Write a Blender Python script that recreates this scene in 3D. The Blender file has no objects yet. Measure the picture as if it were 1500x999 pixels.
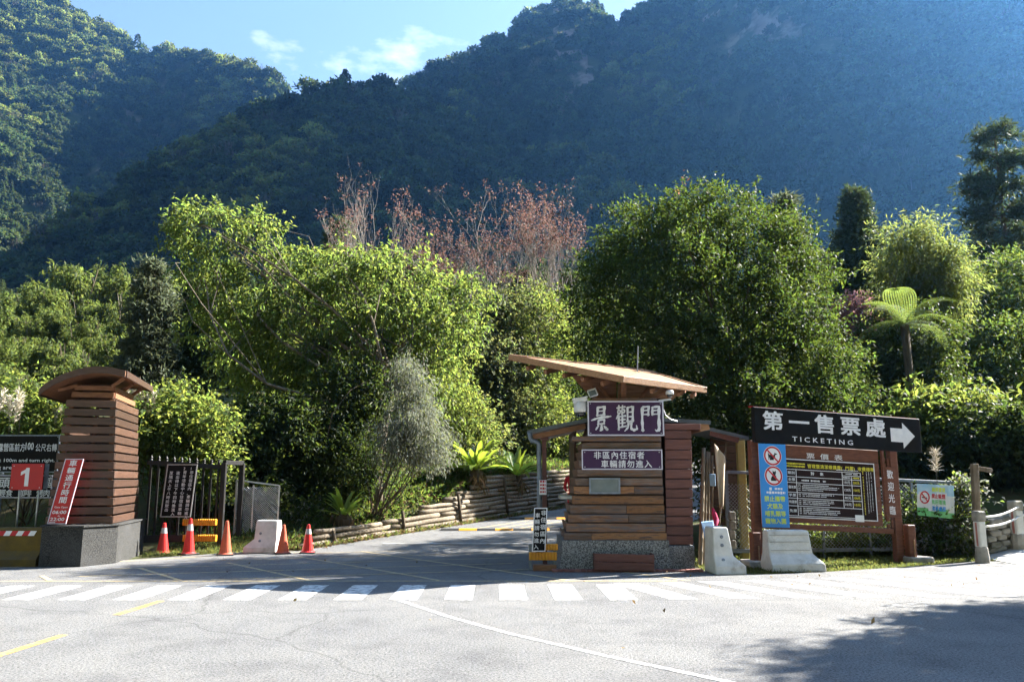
import bpy, bmesh, math, random
import numpy as np
from mathutils import Vector, Matrix

random.seed(4)
rng = np.random.default_rng(11)
sc = bpy.context.scene
COL = sc.collection
R = math.radians

# ------------------------------------------------------------------ camera
F, CX, CY, EYE = 1200.0, 750.0, 499.5, 1.6
PITCH = math.atan(202 / F)
cd = bpy.data.cameras.new('camera')
cd.sensor_width = 36.0
cd.lens = 36.0 * F / 1500
cd.clip_start = 0.1
cd.clip_end = 8000
cam = bpy.data.objects.new('camera', cd)
COL.objects.link(cam)
cam.location = (0, 0, EYE)
cam.rotation_euler = (math.pi / 2 + PITCH, 0, 0)
sc.camera = cam

# ------------------------------------------------------------------ sky, sun, exposure
SUN_AZ, SUN_EL = 60.0, 36.0          # degrees right of the view direction, above the horizon
w = bpy.data.worlds.new('World')
sc.world = w
w.use_nodes = True
wn, wl = w.node_tree.nodes, w.node_tree.links
bg = wn['Background']
sky = wn.new('ShaderNodeTexSky')
sky.sky_type = 'NISHITA'
sky.sun_disc = False
sky.sun_elevation = R(SUN_EL)
sky.sun_rotation = R(SUN_AZ)
sky.altitude = 800
sky.air_density = 1.0
sky.dust_density = 1.4
sky.ozone_density = 1.0
wtc = wn.new('ShaderNodeTexCoord')
wmp = wn.new('ShaderNodeMapping'); wmp.inputs['Scale'].default_value = (1, 1, 2.4); wmp.inputs['Location'].default_value = (1.3, 0.4, 0.03)
wnz = wn.new('ShaderNodeTexNoise'); wnz.inputs['Scale'].default_value = 3.6; wnz.inputs['Detail'].default_value = 8; wnz.inputs['Roughness'].default_value = 0.58
wrp = wn.new('ShaderNodeValToRGB'); wrp.color_ramp.elements[0].position = 0.605; wrp.color_ramp.elements[1].position = 0.77
wmx = wn.new('ShaderNodeMixRGB'); wmx.inputs['Color2'].default_value = (6.5, 6.7, 7.2, 1)
wl.new(wtc.outputs['Generated'], wmp.inputs['Vector']); wl.new(wmp.outputs['Vector'], wnz.inputs['Vector'])
wl.new(wnz.outputs['Fac'], wrp.inputs['Fac']); wl.new(wrp.outputs['Color'], wmx.inputs['Fac'])
wl.new(sky.outputs['Color'], wmx.inputs['Color1']); wl.new(wmx.outputs['Color'], bg.inputs['Color'])
bg.inputs['Strength'].default_value = 0.05

sd = bpy.data.lights.new('sun', 'SUN')
sd.energy = 5.0
sd.angle = R(0.53)
sd.color = (1.0, 0.95, 0.86)
sun = bpy.data.objects.new('sun', sd)
COL.objects.link(sun)
SUNDIR = Vector((math.sin(R(SUN_AZ)) * math.cos(R(SUN_EL)), math.cos(R(SUN_AZ)) * math.cos(R(SUN_EL)), math.sin(R(SUN_EL))))
sun.rotation_euler = SUNDIR.to_track_quat('Z', 'Y').to_euler()
sun.location = (30, 20, 40)

sc.view_settings.view_transform = 'Standard'
sc.view_settings.look = 'None'
sc.view_settings.gamma = 1.0
sc.view_settings.exposure = 2.85
sc.view_settings.use_curve_mapping = False
sc.cycles.use_adaptive_sampling = True
sc.cycles.adaptive_threshold = 0.02
sc.cycles.max_bounces = 4
sc.cycles.diffuse_bounces = 2
sc.cycles.glossy_bounces = 2
sc.cycles.transmission_bounces = 4
sc.cycles.volume_bounces = 0
sc.cycles.transparent_max_bounces = 6

HAZE_D = 0.000115
# ------------------------------------------------------------------ measuring helpers (photo pixel -> place)
_c, _s = math.cos(PITCH), math.sin(PITCH)
def ray(px, py):
    u = (CY - py) / F
    return Vector(((px - CX) / F, _c - u * _s, _s + u * _c))
def P(px, py, Y):
    d = ray(px, py); t = Y / d.y
    return Vector((d.x * t, Y, EYE + d.z * t))
def G(px, py, z=0.0):
    d = ray(px, py); t = (z - EYE) / d.z
    return Vector((d.x * t, d.y * t, z))

# ------------------------------------------------------------------ mesh helpers
def mesh_from(name, V, Fc, mats, smooth=False, mi=None):
    me = bpy.data.meshes.new(name)
    me.from_pydata([tuple(v) for v in V], [], [tuple(f) for f in Fc])
    for m in (mats if isinstance(mats, (list, tuple)) else [mats]):
        me.materials.append(m)
    if smooth:
        me.polygons.foreach_set('use_smooth', [True] * len(me.polygons))
    if mi is not None:
        me.polygons.foreach_set('material_index', mi)
    me.update()
    return me
def quads_mesh(name, V, mat, mats=None, mi=None):
    """V: (n,4,3) array of separate quads"""
    V = np.asarray(V, dtype=np.float32); n = len(V)
    me = bpy.data.meshes.new(name)
    me.vertices.add(n * 4); me.vertices.foreach_set('co', V.reshape(-1))
    me.loops.add(n * 4); me.loops.foreach_set('vertex_index', np.arange(n * 4, dtype=np.int32))
    me.polygons.add(n); me.polygons.foreach_set('loop_start', np.arange(0, n * 4, 4, dtype=np.int32))
    me.polygons.foreach_set('loop_total', np.full(n, 4, dtype=np.int32))
    for m in (mats or [mat]):
        me.materials.append(m)
    if mi is not None:
        me.polygons.foreach_set('material_index', np.asarray(mi, dtype=np.int32))
    me.update(calc_edges=True)
    return me
def link(name, me, parent=None, loc=(0, 0, 0), rot=(0, 0, 0), scale=None):
    o = bpy.data.objects.new(name, me)
    COL.objects.link(o)
    o.location = loc; o.rotation_euler = rot
    if scale is not None: o.scale = scale
    if parent is not None: o.parent = parent
    return o
def tag(o, label=None, cat=None, group=None, kind=None):
    if label: o['label'] = label
    if cat: o['category'] = cat
    if group: o['group'] = group
    if kind: o['kind'] = kind
    return o
def thing(name, label, cat, loc=(0, 0, 0), rz=0.0, group=None):
    o = bpy.data.objects.new(name, None)
    o.empty_display_size = 0.2
    COL.objects.link(o)
    o.location = loc; o.rotation_euler = (0, 0, rz)
    return tag(o, label, cat, group)
def copy_tree(o, parent=None):
    c = o.copy(); COL.objects.link(c); c.parent = parent
    for ch in o.children:
        copy_tree(ch, c)
    return c

class MB:
    """collects shapes into one mesh"""
    def __init__(s): s.V = []; s.F = []; s.M = []; s.m = 0
    def add(s, V, Fc, T=None):
        b = len(s.V)
        for v in V:
            v = Vector(v); s.V.append(T @ v if T is not None else v)
        for f in Fc:
            s.F.append(tuple(i + b for i in f)); s.M.append(s.m)
        return s
    def box(s, c, d, rot=None, bev=0.0):
        V, Fc = cbox(d, bev)
        T = Matrix.Translation(Vector(c))
        if rot is not None: T = T @ rot
        return s.add(V, Fc, T)
    def bar(s, a, b, wd, ht, bev=0.0, up=(0, 0, 1)):
        a, b = Vector(a), Vector(b); d = b - a; L = d.length; x = d.normalized()
        y = Vector(up).cross(x)
        y = y.normalized() if y.length > 1e-4 else Vector((0, 1, 0))
        z = x.cross(y)
        T = Matrix.Translation((a + b) / 2) @ Matrix((x, y, z)).transposed().to_4x4()
        V, Fc = cbox((L, wd, ht), bev)
        return s.add(V, Fc, T)
    def tube(s, pts, rad, n=8, cap=True):
        V, Fc = tube(pts, rad, n, cap); return s.add(V, Fc)
    def lathe(s, prof, n=16, c=(0, 0, 0), axis=None):
        V, Fc = [], []
        for r, z in prof:
            for k in range(n):
                a = 2 * math.pi * k / n; V.append((r * math.cos(a), r * math.sin(a), z))
        for i in range(len(prof) - 1):
            for k in range(n):
                Fc.append((i * n + k, i * n + (k + 1) % n, (i + 1) * n + (k + 1) % n, (i + 1) * n + k))
        Fc.append(tuple(range(n))[::-1]); Fc.append(tuple((len(prof) - 1) * n + k for k in range(n)))
        T = Matrix.Translation(Vector(c))
        if axis is not None: T = T @ Vector(axis).to_track_quat('Z', 'Y').to_matrix().to_4x4()
        return s.add(V, Fc, T)
    def prism(s, poly, a, b):
        """poly: 3D polygon; swept from offset a to offset b (vectors)"""
        n = len(poly); a, b = Vector(a), Vector(b)
        V = [Vector(p) + a for p in poly] + [Vector(p) + b for p in poly]
        Fc = [tuple(range(n)), tuple(range(2 * n - 1, n - 1, -1))] + [((i + 1) % n, i, n + i, n + (i + 1) % n) for i in range(n)]
        return s.add(V, Fc)
    def mesh(s, name, mats, smooth=False):
        multi = isinstance(mats, (list, tuple))
        return mesh_from(name, s.V, s.F, mats, smooth, s.M if multi else None)
    def build(s, name, mats, parent=None, loc=(0, 0, 0), rot=(0, 0, 0), smooth=False):
        off = Vector((0, 0, 0))
        return link(name, s.mesh(name, mats, smooth), parent, loc, rot)

def cbox(d, bev=0.0):
    hx, hy, hz = d[0] / 2, d[1] / 2, d[2] / 2
    if bev <= 0:
        V = [(x, y, z) for x in (-hx, hx) for y in (-hy, hy) for z in (-hz, hz)]
        return V, [(0, 1, 3, 2), (4, 6, 7, 5), (0, 4, 5, 1), (2, 3, 7, 6), (0, 2, 6, 4), (1, 5, 7, 3)]
    b = min(bev, hx * .9, hy * .9, hz * .9)
    V = []; idx = {}
    for sx in (-1, 1):
        for sy in (-1, 1):
            for sz in (-1, 1):
                for ax in range(3):
                    h = [hx, hy, hz]; q = [sx * (h[0] - b), sy * (h[1] - b), sz * (h[2] - b)]
                    q[ax] = (sx, sy, sz)[ax] * h[ax]
                    idx[(sx, sy, sz, ax)] = len(V); V.append(tuple(q))
    Fc = []
    for ax in range(3):
        o1, o2 = [a for a in range(3) if a != ax]
        for sg in (-1, 1):
            f = []
            for (p, q) in ((-1, -1), (1, -1), (1, 1), (-1, 1)):
                k = [0, 0, 0]; k[ax] = sg; k[o1] = p; k[o2] = q
                f.append(idx[(*k, ax)])
            flip = (sg > 0) == (ax == 1)
            Fc.append(tuple(f[::-1]) if flip else tuple(f))
    for ax in range(3):      # edges along ax
        o1, o2 = [a for a in range(3) if a != ax]
        for p in (-1, 1):
            for q in (-1, 1):
                f = []
                for sg, which in ((-1, o1), (1, o1), (1, o2), (-1, o2)):
                    k = [0, 0, 0]; k[ax] = sg; k[o1] = p; k[o2] = q
                    f.append(idx[(*k, which)])
                Fc.append(tuple(f))
    for sx in (-1, 1):
        for sy in (-1, 1):
            for sz in (-1, 1):
                Fc.append(tuple(idx[(sx, sy, sz, a)] for a in range(3)))
    return V, Fc

def tube(pts, rad, n=8, cap=True):
    pts = [Vector(p) for p in pts]
    if not isinstance(rad, (list, tuple, np.ndarray)): rad = [rad] * len(pts)
    V, Fc = [], []
    prev = None
    for i, p in enumerate(pts):
        d = (pts[min(i + 1, len(pts) - 1)] - pts[max(i - 1, 0)]).normalized()
        if prev is None:
            prev = d.orthogonal().normalized()
        x = (prev - d * prev.dot(d)); x = x.normalized() if x.length > 1e-5 else d.orthogonal().normalized()
        y = d.cross(x); prev = x
        for k in range(n):
            a = 2 * math.pi * k / n
            V.append(p + (x * math.cos(a) + y * math.sin(a)) * rad[i])
    for i in range(len(pts) - 1):
        for k in range(n):
            Fc.append((i * n + k, i * n + (k + 1) % n, (i + 1) * n + (k + 1) % n, (i + 1) * n + k))
    if cap:
        Fc.append(tuple(range(n))[::-1]); Fc.append(tuple((len(pts) - 1) * n + k for k in range(n)))
    return V, Fc

# ------------------------------------------------------------------ materials
MATS = {}
def nodes(name):
    m = bpy.data.materials.new(name); m.use_nodes = True
    nt = m.node_tree
    return m, nt.nodes, nt.links, nt.nodes['Principled BSDF']
def rgb(c): return (c[0], c[1], c[2], 1.0)
def pmat(name, c1, c2=None, rough=0.6, spec=0.3, metal=0.0, scale=6.0, detail=6.0, stretch=(1, 1, 1), bump=0.0, bscale=None,
         lo=0.35, hi=0.65, objvar=0.0, c3=None, s3=1.5, lo3=0.55, hi3=0.7, emit=0):
    m, n, l, b = nodes(name)
    b.inputs['Roughness'].default_value = rough
    b.inputs['Specular IOR Level'].default_value = spec
    b.inputs['Metallic'].default_value = metal
    tc = n.new('ShaderNodeTexCoord'); mp = n.new('ShaderNodeMapping'); mp.inputs['Scale'].default_value = stretch
    l.new(tc.outputs['Object'], mp.inputs['Vector'])
    nz = n.new('ShaderNodeTexNoise'); nz.inputs['Scale'].default_value = scale; nz.inputs['Detail'].default_value = detail
    nz.inputs['Roughness'].default_value = 0.6
    oi = n.new('ShaderNodeObjectInfo')
    if objvar:
        va = n.new('ShaderNodeVectorMath'); va.operation = 'MULTIPLY_ADD'
        cmb = n.new('ShaderNodeCombineXYZ')
        for k in range(3): l.new(oi.outputs['Random'], cmb.inputs[k])
        va.inputs[1].default_value = (37, 53, 71)
        l.new(cmb.outputs[0], va.inputs[0]); l.new(mp.outputs[0], va.inputs[2]); vec = va.outputs[0]
    else:
        vec = mp.outputs[0]
    l.new(vec, nz.inputs['Vector'])
    rp = n.new('ShaderNodeValToRGB'); rp.color_ramp.elements[0].position = lo; rp.color_ramp.elements[1].position = hi
    rp.color_ramp.elements[0].color = rgb(c1); rp.color_ramp.elements[1].color = rgb(c2 or c1)
    l.new(nz.outputs['Fac'], rp.inputs['Fac'])
    out = rp.outputs['Color']
    if c3 is not None:
        n3 = n.new('ShaderNodeTexNoise'); n3.inputs['Scale'].default_value = s3; n3.inputs['Detail'].default_value = 8; n3.inputs['Roughness'].default_value = 0.65
        l.new(tc.outputs['Object'] if not objvar else vec, n3.inputs['Vector'])
        r3 = n.new('ShaderNodeValToRGB'); r3.color_ramp.elements[0].position = lo3; r3.color_ramp.elements[1].position = hi3
        l.new(n3.outputs['Fac'], r3.inputs['Fac'])
        mx = n.new('ShaderNodeMixRGB'); l.new(r3.outputs['Color'], mx.inputs['Fac']); l.new(out, mx.inputs['Color1']); mx.inputs['Color2'].default_value = rgb(c3)
        out = mx.outputs['Color']
    if objvar:
        hs = n.new('ShaderNodeHueSaturation'); mr = n.new('ShaderNodeMapRange')
        mr.inputs['To Min'].default_value = 1 - objvar; mr.inputs['To Max'].default_value = 1 + objvar
        l.new(oi.outputs['Random'], mr.inputs['Value']); l.new(mr.outputs[0], hs.inputs['Value']); l.new(out, hs.inputs['Color'])
        out = hs.outputs['Color']
    l.new(out, b.inputs['Base Color'])
    if bump:
        nb = n.new('ShaderNodeTexNoise'); nb.inputs['Scale'].default_value = bscale or scale * 2; nb.inputs['Detail'].default_value = 6
        l.new(vec, nb.inputs['Vector'])
        bp = n.new('ShaderNodeBump'); bp.inputs['Strength'].default_value = bump; bp.inputs['Distance'].default_value = 0.02
        l.new(nb.outputs['Fac'], bp.inputs['Height']); l.new(bp.outputs['Normal'], b.inputs['Normal'])
    MATS[name] = m
    return m
def leafmat(name, col, tcol, mix=0.45, var=0.35, hue=0.03, rough=0.6, spec=0.1, obj=False):
    m, n, l, b = nodes(name)
    geo = n.new('ShaderNodeNewGeometry'); oi = n.new('ShaderNodeObjectInfo')
    rnd = geo.outputs['Random Per Island']
    mr = n.new('ShaderNodeMapRange'); mr.inputs['To Min'].default_value = 1 - var; mr.inputs['To Max'].default_value = 1 + var
    l.new(rnd, mr.inputs['Value'])
    mh = n.new('ShaderNodeMapRange'); mh.inputs['To Min'].default_value = 0.5 - hue; mh.inputs['To Max'].default_value = 0.5 + hue * 0.6
    ml = n.new('ShaderNodeMath'); ml.operation = 'MULTIPLY'; ml.inputs[1].default_value = 7.31
    fr = n.new('ShaderNodeMath'); fr.operation = 'FRACT'
    l.new(rnd, ml.inputs[0]); l.new(ml.outputs[0], fr.inputs[0]); l.new(fr.outputs[0], mh.inputs['Value'])
    val = mr.outputs[0]
    if obj:
        m2 = n.new('ShaderNodeMapRange'); m2.inputs['To Min'].default_value = 0.5; m2.inputs['To Max'].default_value = 1.6
        l.new(oi.outputs['Random'], m2.inputs['Value'])
        mm = n.new('ShaderNodeMath'); mm.operation = 'MULTIPLY'; l.new(val, mm.inputs[0]); l.new(m2.outputs[0], mm.inputs[1]); val = mm.outputs[0]
    outs = []
    for c in (col, tcol):
        h = n.new('ShaderNodeHueSaturation'); h.inputs['Color'].default_value = rgb(c)
        l.new(val, h.inputs['Value']); l.new(mh.outputs[0], h.inputs['Hue']); outs.append(h.outputs['Color'])
    b.inputs['Roughness'].default_value = rough; b.inputs['Specular IOR Level'].default_value = spec
    l.new(outs[0], b.inputs['Base Color'])
    tr = n.new('ShaderNodeBsdfTranslucent'); l.new(outs[1], tr.inputs['Color'])
    ms = n.new('ShaderNodeMixShader'); ms.inputs[0].default_value = mix
    l.new(b.outputs[0], ms.inputs[1]); l.new(tr.outputs[0], ms.inputs[2])
    l.new(ms.outputs[0], n['Material Output'].inputs['Surface'])
    MATS[name] = m
    return m

# asphalt: fine stone speckle, wear patches, sealed cracks
def asphalt():
    m, n, l, b = nodes('asphalt')
    tc = n.new('ShaderNodeTexCoord')
    def noise(s, d, r=0.6):
        x = n.new('ShaderNodeTexNoise'); x.inputs['Scale'].default_value = s; x.inputs['Detail'].default_value = d; x.inputs['Roughness'].default_value = r
        l.new(tc.outputs['Object'], x.inputs['Vector']); return x.outputs['Fac']
    def ramp(i, p0, c0, p1, c1):
        x = n.new('ShaderNodeValToRGB'); x.color_ramp.elements[0].position = p0; x.color_ramp.elements[1].position = p1
        x.color_ramp.elements[0].color = rgb(c0); x.color_ramp.elements[1].color = rgb(c1); l.new(i, x.inputs['Fac']); return x.outputs['Color']
    def mul(a, bb, f=1.0):
        x = n.new('ShaderNodeMixRGB'); x.blend_type = 'MULTIPLY'; x.inputs['Fac'].default_value = f; l.new(a, x.inputs['Color1']); l.new(bb, x.inputs['Color2']); return x.outputs['Color']
    base = ramp(noise(0.35, 6), 0.3, (.15, .15, .153), 0.7, (.205, .203, .197))
    sp = ramp(noise(42, 5, .9), 0.38, (.22, .22, .23), 0.58, (1.35, 1.35, 1.33))
    st = ramp(noise(1.1, 10, .72), 0.34, (.74, .74, .76), 0.53, (1, 1, 1))
    vo = n.new('ShaderNodeTexVoronoi'); vo.feature = 'DISTANCE_TO_EDGE'; vo.inputs['Scale'].default_value = 0.23
    wp = n.new('ShaderNodeTexNoise'); wp.inputs['Scale'].default_value = 1.3; wp.inputs['Detail'].default_value = 8; l.new(tc.outputs['Object'], wp.inputs['Vector'])
    va = n.new('ShaderNodeMixRGB'); va.inputs['Fac'].default_value = 0.35; l.new(tc.outputs['Object'], va.inputs['Color1']); l.new(wp.outputs['Color'], va.inputs['Color2'])
    l.new(va.outputs['Color'], vo.inputs['Vector'])
    cr = ramp(vo.outputs['Distance'], 0.0, (.55, .55, .55), 0.0035, (1, 1, 1))
    l.new(mul(mul(mul(base, sp), st), cr, 0.7), b.inputs['Base Color'])
    b.inputs['Roughness'].default_value = 0.8; b.inputs['Specular IOR Level'].default_value = 0.15
    bp = n.new('ShaderNodeBump'); bp.inputs['Strength'].default_value = 0.9; bp.inputs['Distance'].default_value = 0.02
    l.new(noise(55, 4, .85), bp.inputs['Height']); l.new(bp.outputs['Normal'], b.inputs['Normal'])
    return m
M_ASPH = asphalt()
def paint(name, col, lo, hi, scale=9):
    m = pmat(name, col, (.16, .16, .16), rough=0.7, scale=scale, detail=10, lo=lo, hi=hi, bump=0.25, bscale=110)
    return m
M_WHITE = paint('worn_white_paint', (.52, .52, .5), 0.47, 0.6, 11)
M_WHITE2 = paint('faded_white_paint', (.5, .5, .49), 0.46, 0.68)
M_YEL = paint('worn_yellow_paint', (.58, .34, .07), 0.5, 0.66)
M_YELF = paint('faded_yellow_paint', (.42, .33, .18), 0.47, 0.62, 14)
M_GROUND = pmat('soil_and_moss', (.075, .06, .035), (.06, .085, .025), rough=.95, spec=.1, scale=1.6, bump=.8, bscale=9, c3=(.13, .105, .07), s3=.7)
M_FOREST_FLOOR = pmat('forest_floor', (.02, .03, .012), (.05, .06, .025), rough=1, spec=0, scale=.05, detail=12, c3=(.16, .13, .1), s3=.012, lo3=.6, hi3=.68)
M_ROCK = pmat('pinkish_cliff_rock', (.12, .095, .085), (.2, .16, .145), rough=.95, spec=.1, scale=.06, detail=12, stretch=(1, 1, .5), bump=1.0, bscale=.15, c3=(.03, .045, .02), s3=.03, lo3=.42, hi3=.55)
M_CONC = pmat('weathered_concrete', (.42, .42, .4), (.3, .3, .28), rough=.85, scale=3, bump=.3, bscale=30, c3=(.14, .13, .11), s3=2.2, lo3=.55, hi3=.75)
M_CONCW = pmat('pale_barrier_concrete', (.6, .6, .58), (.46, .46, .44), rough=.8, scale=4, bump=.25, bscale=28, c3=(.24, .2, .15), s3=2.4, lo3=.58, hi3=.74)
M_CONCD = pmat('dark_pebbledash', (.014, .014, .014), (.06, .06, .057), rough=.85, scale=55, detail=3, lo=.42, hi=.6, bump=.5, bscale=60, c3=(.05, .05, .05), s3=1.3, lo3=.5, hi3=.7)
M_AGG = pmat('washed_stone_aggregate', (.06, .06, .063), (.3, .3, .3), rough=.8, scale=60, detail=2, lo=.44, hi=.56, bump=.6, bscale=60, c3=(.05, .045, .04), s3=1.2, lo3=.6, hi3=.72)
WS = (1.2, 14, 14)
M_PLANK = pmat('weathered_plank', (.15, .072, .04), (.3, .175, .11), rough=.72, spec=.25, scale=3.0, stretch=WS, detail=10, objvar=.4, bump=.45, bscale=5, c3=(.13, .11, .115), s3=2.6, lo3=.45, hi3=.56)
M_PLANK2 = pmat('greyed_plank', (.1, .075, .066), (.2, .155, .14), rough=.8, spec=.2, scale=3.0, stretch=WS, detail=10, objvar=.3, bump=.5, bscale=5, c3=(.2, .105, .06), s3=3.2, lo3=.5, hi3=.62)
M_PLANK3 = pmat('ochre_plank', (.2, .095, .045), (.34, .19, .1), rough=.75, spec=.2, scale=3.0, stretch=WS, detail=10, objvar=.25, bump=.5, bscale=5, c3=(.09, .06, .055), s3=3.0, lo3=.5, hi3=.6)
M_REDW = pmat('red_brown_siding', (.085, .032, .026), (.14, .056, .045), rough=.55, spec=.35, scale=3.0, stretch=WS, detail=8, objvar=.16, bump=.2, bscale=6)
M_BOARDW = pmat('board_red_brown_wood', (.1, .034, .02), (.16, .06, .034), rough=.55, spec=.3, scale=4, stretch=(1.5, 8, 8), detail=8, bump=.2, bscale=6)
M_SLAT = pmat('stained_tower_slat', (.042, .021, .013), (.085, .044, .028), rough=.45, spec=.45, scale=3.0, stretch=WS, detail=9, objvar=.32, bump=.35, bscale=6)
M_ROOFW = pmat('oiled_roof_timber', (.25, .13, .065), (.36, .21, .115), rough=.55, spec=.3, scale=2.6, stretch=(1.5, 12, 12), detail=9, objvar=.1, bump=.25, bscale=6, c3=(.16, .08, .04), s3=1.8, lo3=.56, hi3=.7)
M_ROOFD = pmat('dark_roof_timber', (.16, .07, .035), (.25, .12, .06), rough=.6, scale=2.6, stretch=(2, 10, 10), detail=9, bump=.2)
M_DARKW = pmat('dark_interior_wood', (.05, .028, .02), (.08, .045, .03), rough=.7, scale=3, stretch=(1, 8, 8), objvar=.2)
M_METROOF = pmat('dark_blue_sheet_roof', (.05, .065, .08), (.08, .095, .11), rough=.45, spec=.5, scale=4)
M_BLACK = pmat('black_painted_steel', (.012, .012, .013), (.022, .02, .018), rough=.55, spec=.2, scale=20, c3=(.05, .032, .02), s3=6, lo3=.64, hi3=.74)
M_STEEL = pmat('galvanised_steel', (.36, .38, .4), (.48, .49, .5), rough=.4, spec=.5, metal=.6, scale=12)
M_STEELD = pmat('blue_grey_steel', (.12, .15, .19), (.2, .23, .27), rough=.45, spec=.5, metal=.2, scale=12)
M_SIGNP = pmat('plum_sign_panel', (.042, .018, .055), (.055, .024, .066), rough=.5, spec=.2, scale=3)
M_SIGNK = pmat('black_sign_panel', (.004, .004, .0045), (.009, .008, .008), rough=.6, spec=.12, scale=5)
M_SIGNM = pmat('maroon_black_panel', (.012, .005, .005), (.02, .008, .008), rough=.55, spec=.15, scale=5)
M_LETW = pmat('white_lettering', (.72, .72, .74), (.62, .62, .66), rough=.5, scale=10)
M_LETY = pmat('yellow_lettering', (.7, .62, .05), rough=.5)
M_LETG = pmat('lime_lettering', (.55, .68, .08), rough=.5)
M_FRAME = pmat('lilac_white_trim', (.58, .56, .64), (.5, .48, .56), rough=.5, scale=9)
M_SIGNR = pmat('red_sign_panel', (.42, .012, .016), (.36, .012, .016), rough=.4, spec=.4, scale=4)
M_SIGNB = pmat('blue_sign_panel', (.03, .25, .66), (.025, .22, .6), rough=.4, spec=.4, scale=3)
M_SYMR = pmat('symbol_red', (.45, .02, .03), rough=.5)
M_SYMK = pmat('symbol_black', (.012, .012, .015), rough=.5)
M_SYMW = pmat('symbol_white', (.72, .72, .74), rough=.5)
M_CONE = pmat('cone_red_plastic', (.62, .022, .02), (.5, .02, .018), rough=.4, spec=.45, scale=5, objvar=.08, c3=(.3, .03, .02), s3=5, lo3=.62, hi3=.8)
M_CONEO = pmat('cone_faded_orange', (.52, .1, .045), (.42, .08, .04), rough=.6, scale=5, c3=(.25, .07, .04), s3=5, lo3=.55, hi3=.75)
M_REFL = pmat('reflective_band', (.46, .46, .48), (.36, .36, .38), rough=.3, spec=.6, scale=12)
M_RUB = pmat('black_rubber', (.015, .015, .015), (.03, .03, .03), rough=.8, scale=9)
M_YPL = pmat('yellow_plastic', (.72, .32, .02), (.6, .25, .02), rough=.45, spec=.4, scale=7, c3=(.3, .16, .04), s3=5, lo3=.62, hi3=.8)
M_YBAR = pmat('dirty_yellow_concrete', (.14, .09, .012), (.085, .056, .012), rough=.7, scale=4, bump=.2, c3=(.08, .06, .03), s3=2.5, lo3=.5, hi3=.7)
M_GLASS = pmat('grey_display_glass', (.1, .13, .14), (.15, .18, .19), rough=.12, spec=.6, scale=3)
M_CAMW = pmat('camera_white_plastic', (.62, .62, .62), (.54, .54, .54), rough=.4, spec=.4, scale=8)
M_CAMD = pmat('camera_dark_dome', (.02, .02, .025), rough=.08, spec=.7)
M_BARK = pmat('grey_brown_bark', (.09, .07, .05), (.2, .165, .125), rough=.9, spec=.15, scale=9, stretch=(1, 1, .25), bump=.8, bscale=16)
M_BARKP = pmat('pale_twig_bark', (.17, .15, .13), (.25, .22, .195), rough=.9, spec=.15, scale=6, stretch=(1, 1, .3), bump=.3)
M_BARKD = pmat('dark_bark', (.05, .04, .03), (.1, .08, .055), rough=.95, spec=.1, scale=9, stretch=(1, 1, .25), bump=.6)
M_LOG = pmat('bleached_log', (.125, .1, .072), (.24, .2, .15), rough=.85, spec=.15, scale=2.5, stretch=(10, 1.2, 10), objvar=.22, bump=.5, bscale=5, c3=(.1, .08, .05), s3=3, lo3=.52, hi3=.7)
M_BAMB = pmat('dry_bamboo_pole', (.11, .085, .055), (.18, .14, .09), rough=.6, scale=4, stretch=(6, 6, 1), objvar=.25)
M_TARP = pmat('tan_tarpaulin', (.38, .3, .2), (.46, .38, .28), rough=.8, scale=3, bump=.3, bscale=7)
M_YPOST = pmat('faded_yellow_post', (.42, .34, .1), (.34, .28, .1), rough=.7, scale=5, c3=(.2, .16, .1), s3=3)
M_BRICK = pmat('red_paver', (.18, .07, .06), (.25, .12, .1), rough=.85, scale=9, objvar=.22, bump=.3)
M_STONE = pmat('grey_stone', (.22, .21, .19), (.34, .32, .28), rough=.9, scale=6, bump=.6, bscale=12, objvar=.2, c3=(.08, .09, .05), s3=2, lo3=.52, hi3=.7)
M_CLOTHR = pmat('red_cloth', (.42, .015, .02), (.34, .012, .018), rough=.8, scale=9)
M_CLOTHK = pmat('dark_cloth', (.012, .012, .016), (.02, .02, .024), rough=.85, scale=9)
M_SKIN = pmat('skin', (.46, .28, .2), (.42, .25, .18), rough=.55, scale=8)
M_HAIR = pmat('black_hair', (.012, .01, .009), (.02, .017, .015), rough=.5, scale=30)
M_BLUEP = pmat('pale_blue_board', (.2, .34, .52), (.26, .4, .56), rough=.6, scale=5)
M_PLUME = pmat('pampas_plume', (.55, .49, .38), (.68, .62, .52), rough=.95, spec=.05, scale=20)

L_TREE1 = leafmat('bright_green_leaf', (.04, .062, .02), (.25, .345, .065), mix=.44, var=.4, hue=.035)
L_TREE2 = leafmat('glossy_dark_leaf', (.018, .032, .011), (.13, .2, .03), mix=.3, var=.45, hue=.03, rough=.6, spec=.1)
L_RED = leafmat('young_reddish_leaf', (.17, .09, .05), (.36, .2, .09), mix=.4, var=.4)
L_RUST = leafmat('rust_red_dry_leaf', (.15, .09, .075), (.2, .115, .09), mix=.35, var=.45, hue=.02)
L_CONI = leafmat('cedar_needles', (.04, .062, .03), (.09, .13, .04), mix=.25, var=.5, hue=.04, rough=.6)
L_CONIG = leafmat('grey_green_needles', (.07, .085, .055), (.13, .16, .08), mix=.3, var=.4, hue=.03, rough=.6)
L_PINN = leafmat('yellow_green_pinnate_leaf', (.055, .075, .024), (.26, .32, .075), mix=.45, var=.3, hue=.03)
L_FERN = leafmat('fern_frond_green', (.05, .08, .022), (.22, .3, .06), mix=.45, var=.25, hue=.025)
L_NEST = leafmat('nest_fern_green', (.07, .12, .02), (.34, .48, .045), mix=.45, var=.25, hue=.02, rough=.35, spec=.4)
L_SHRUB = leafmat('shrub_leaf', (.024, .04, .015), (.15, .225, .04), mix=.4, var=.5, hue=.04)
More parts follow.
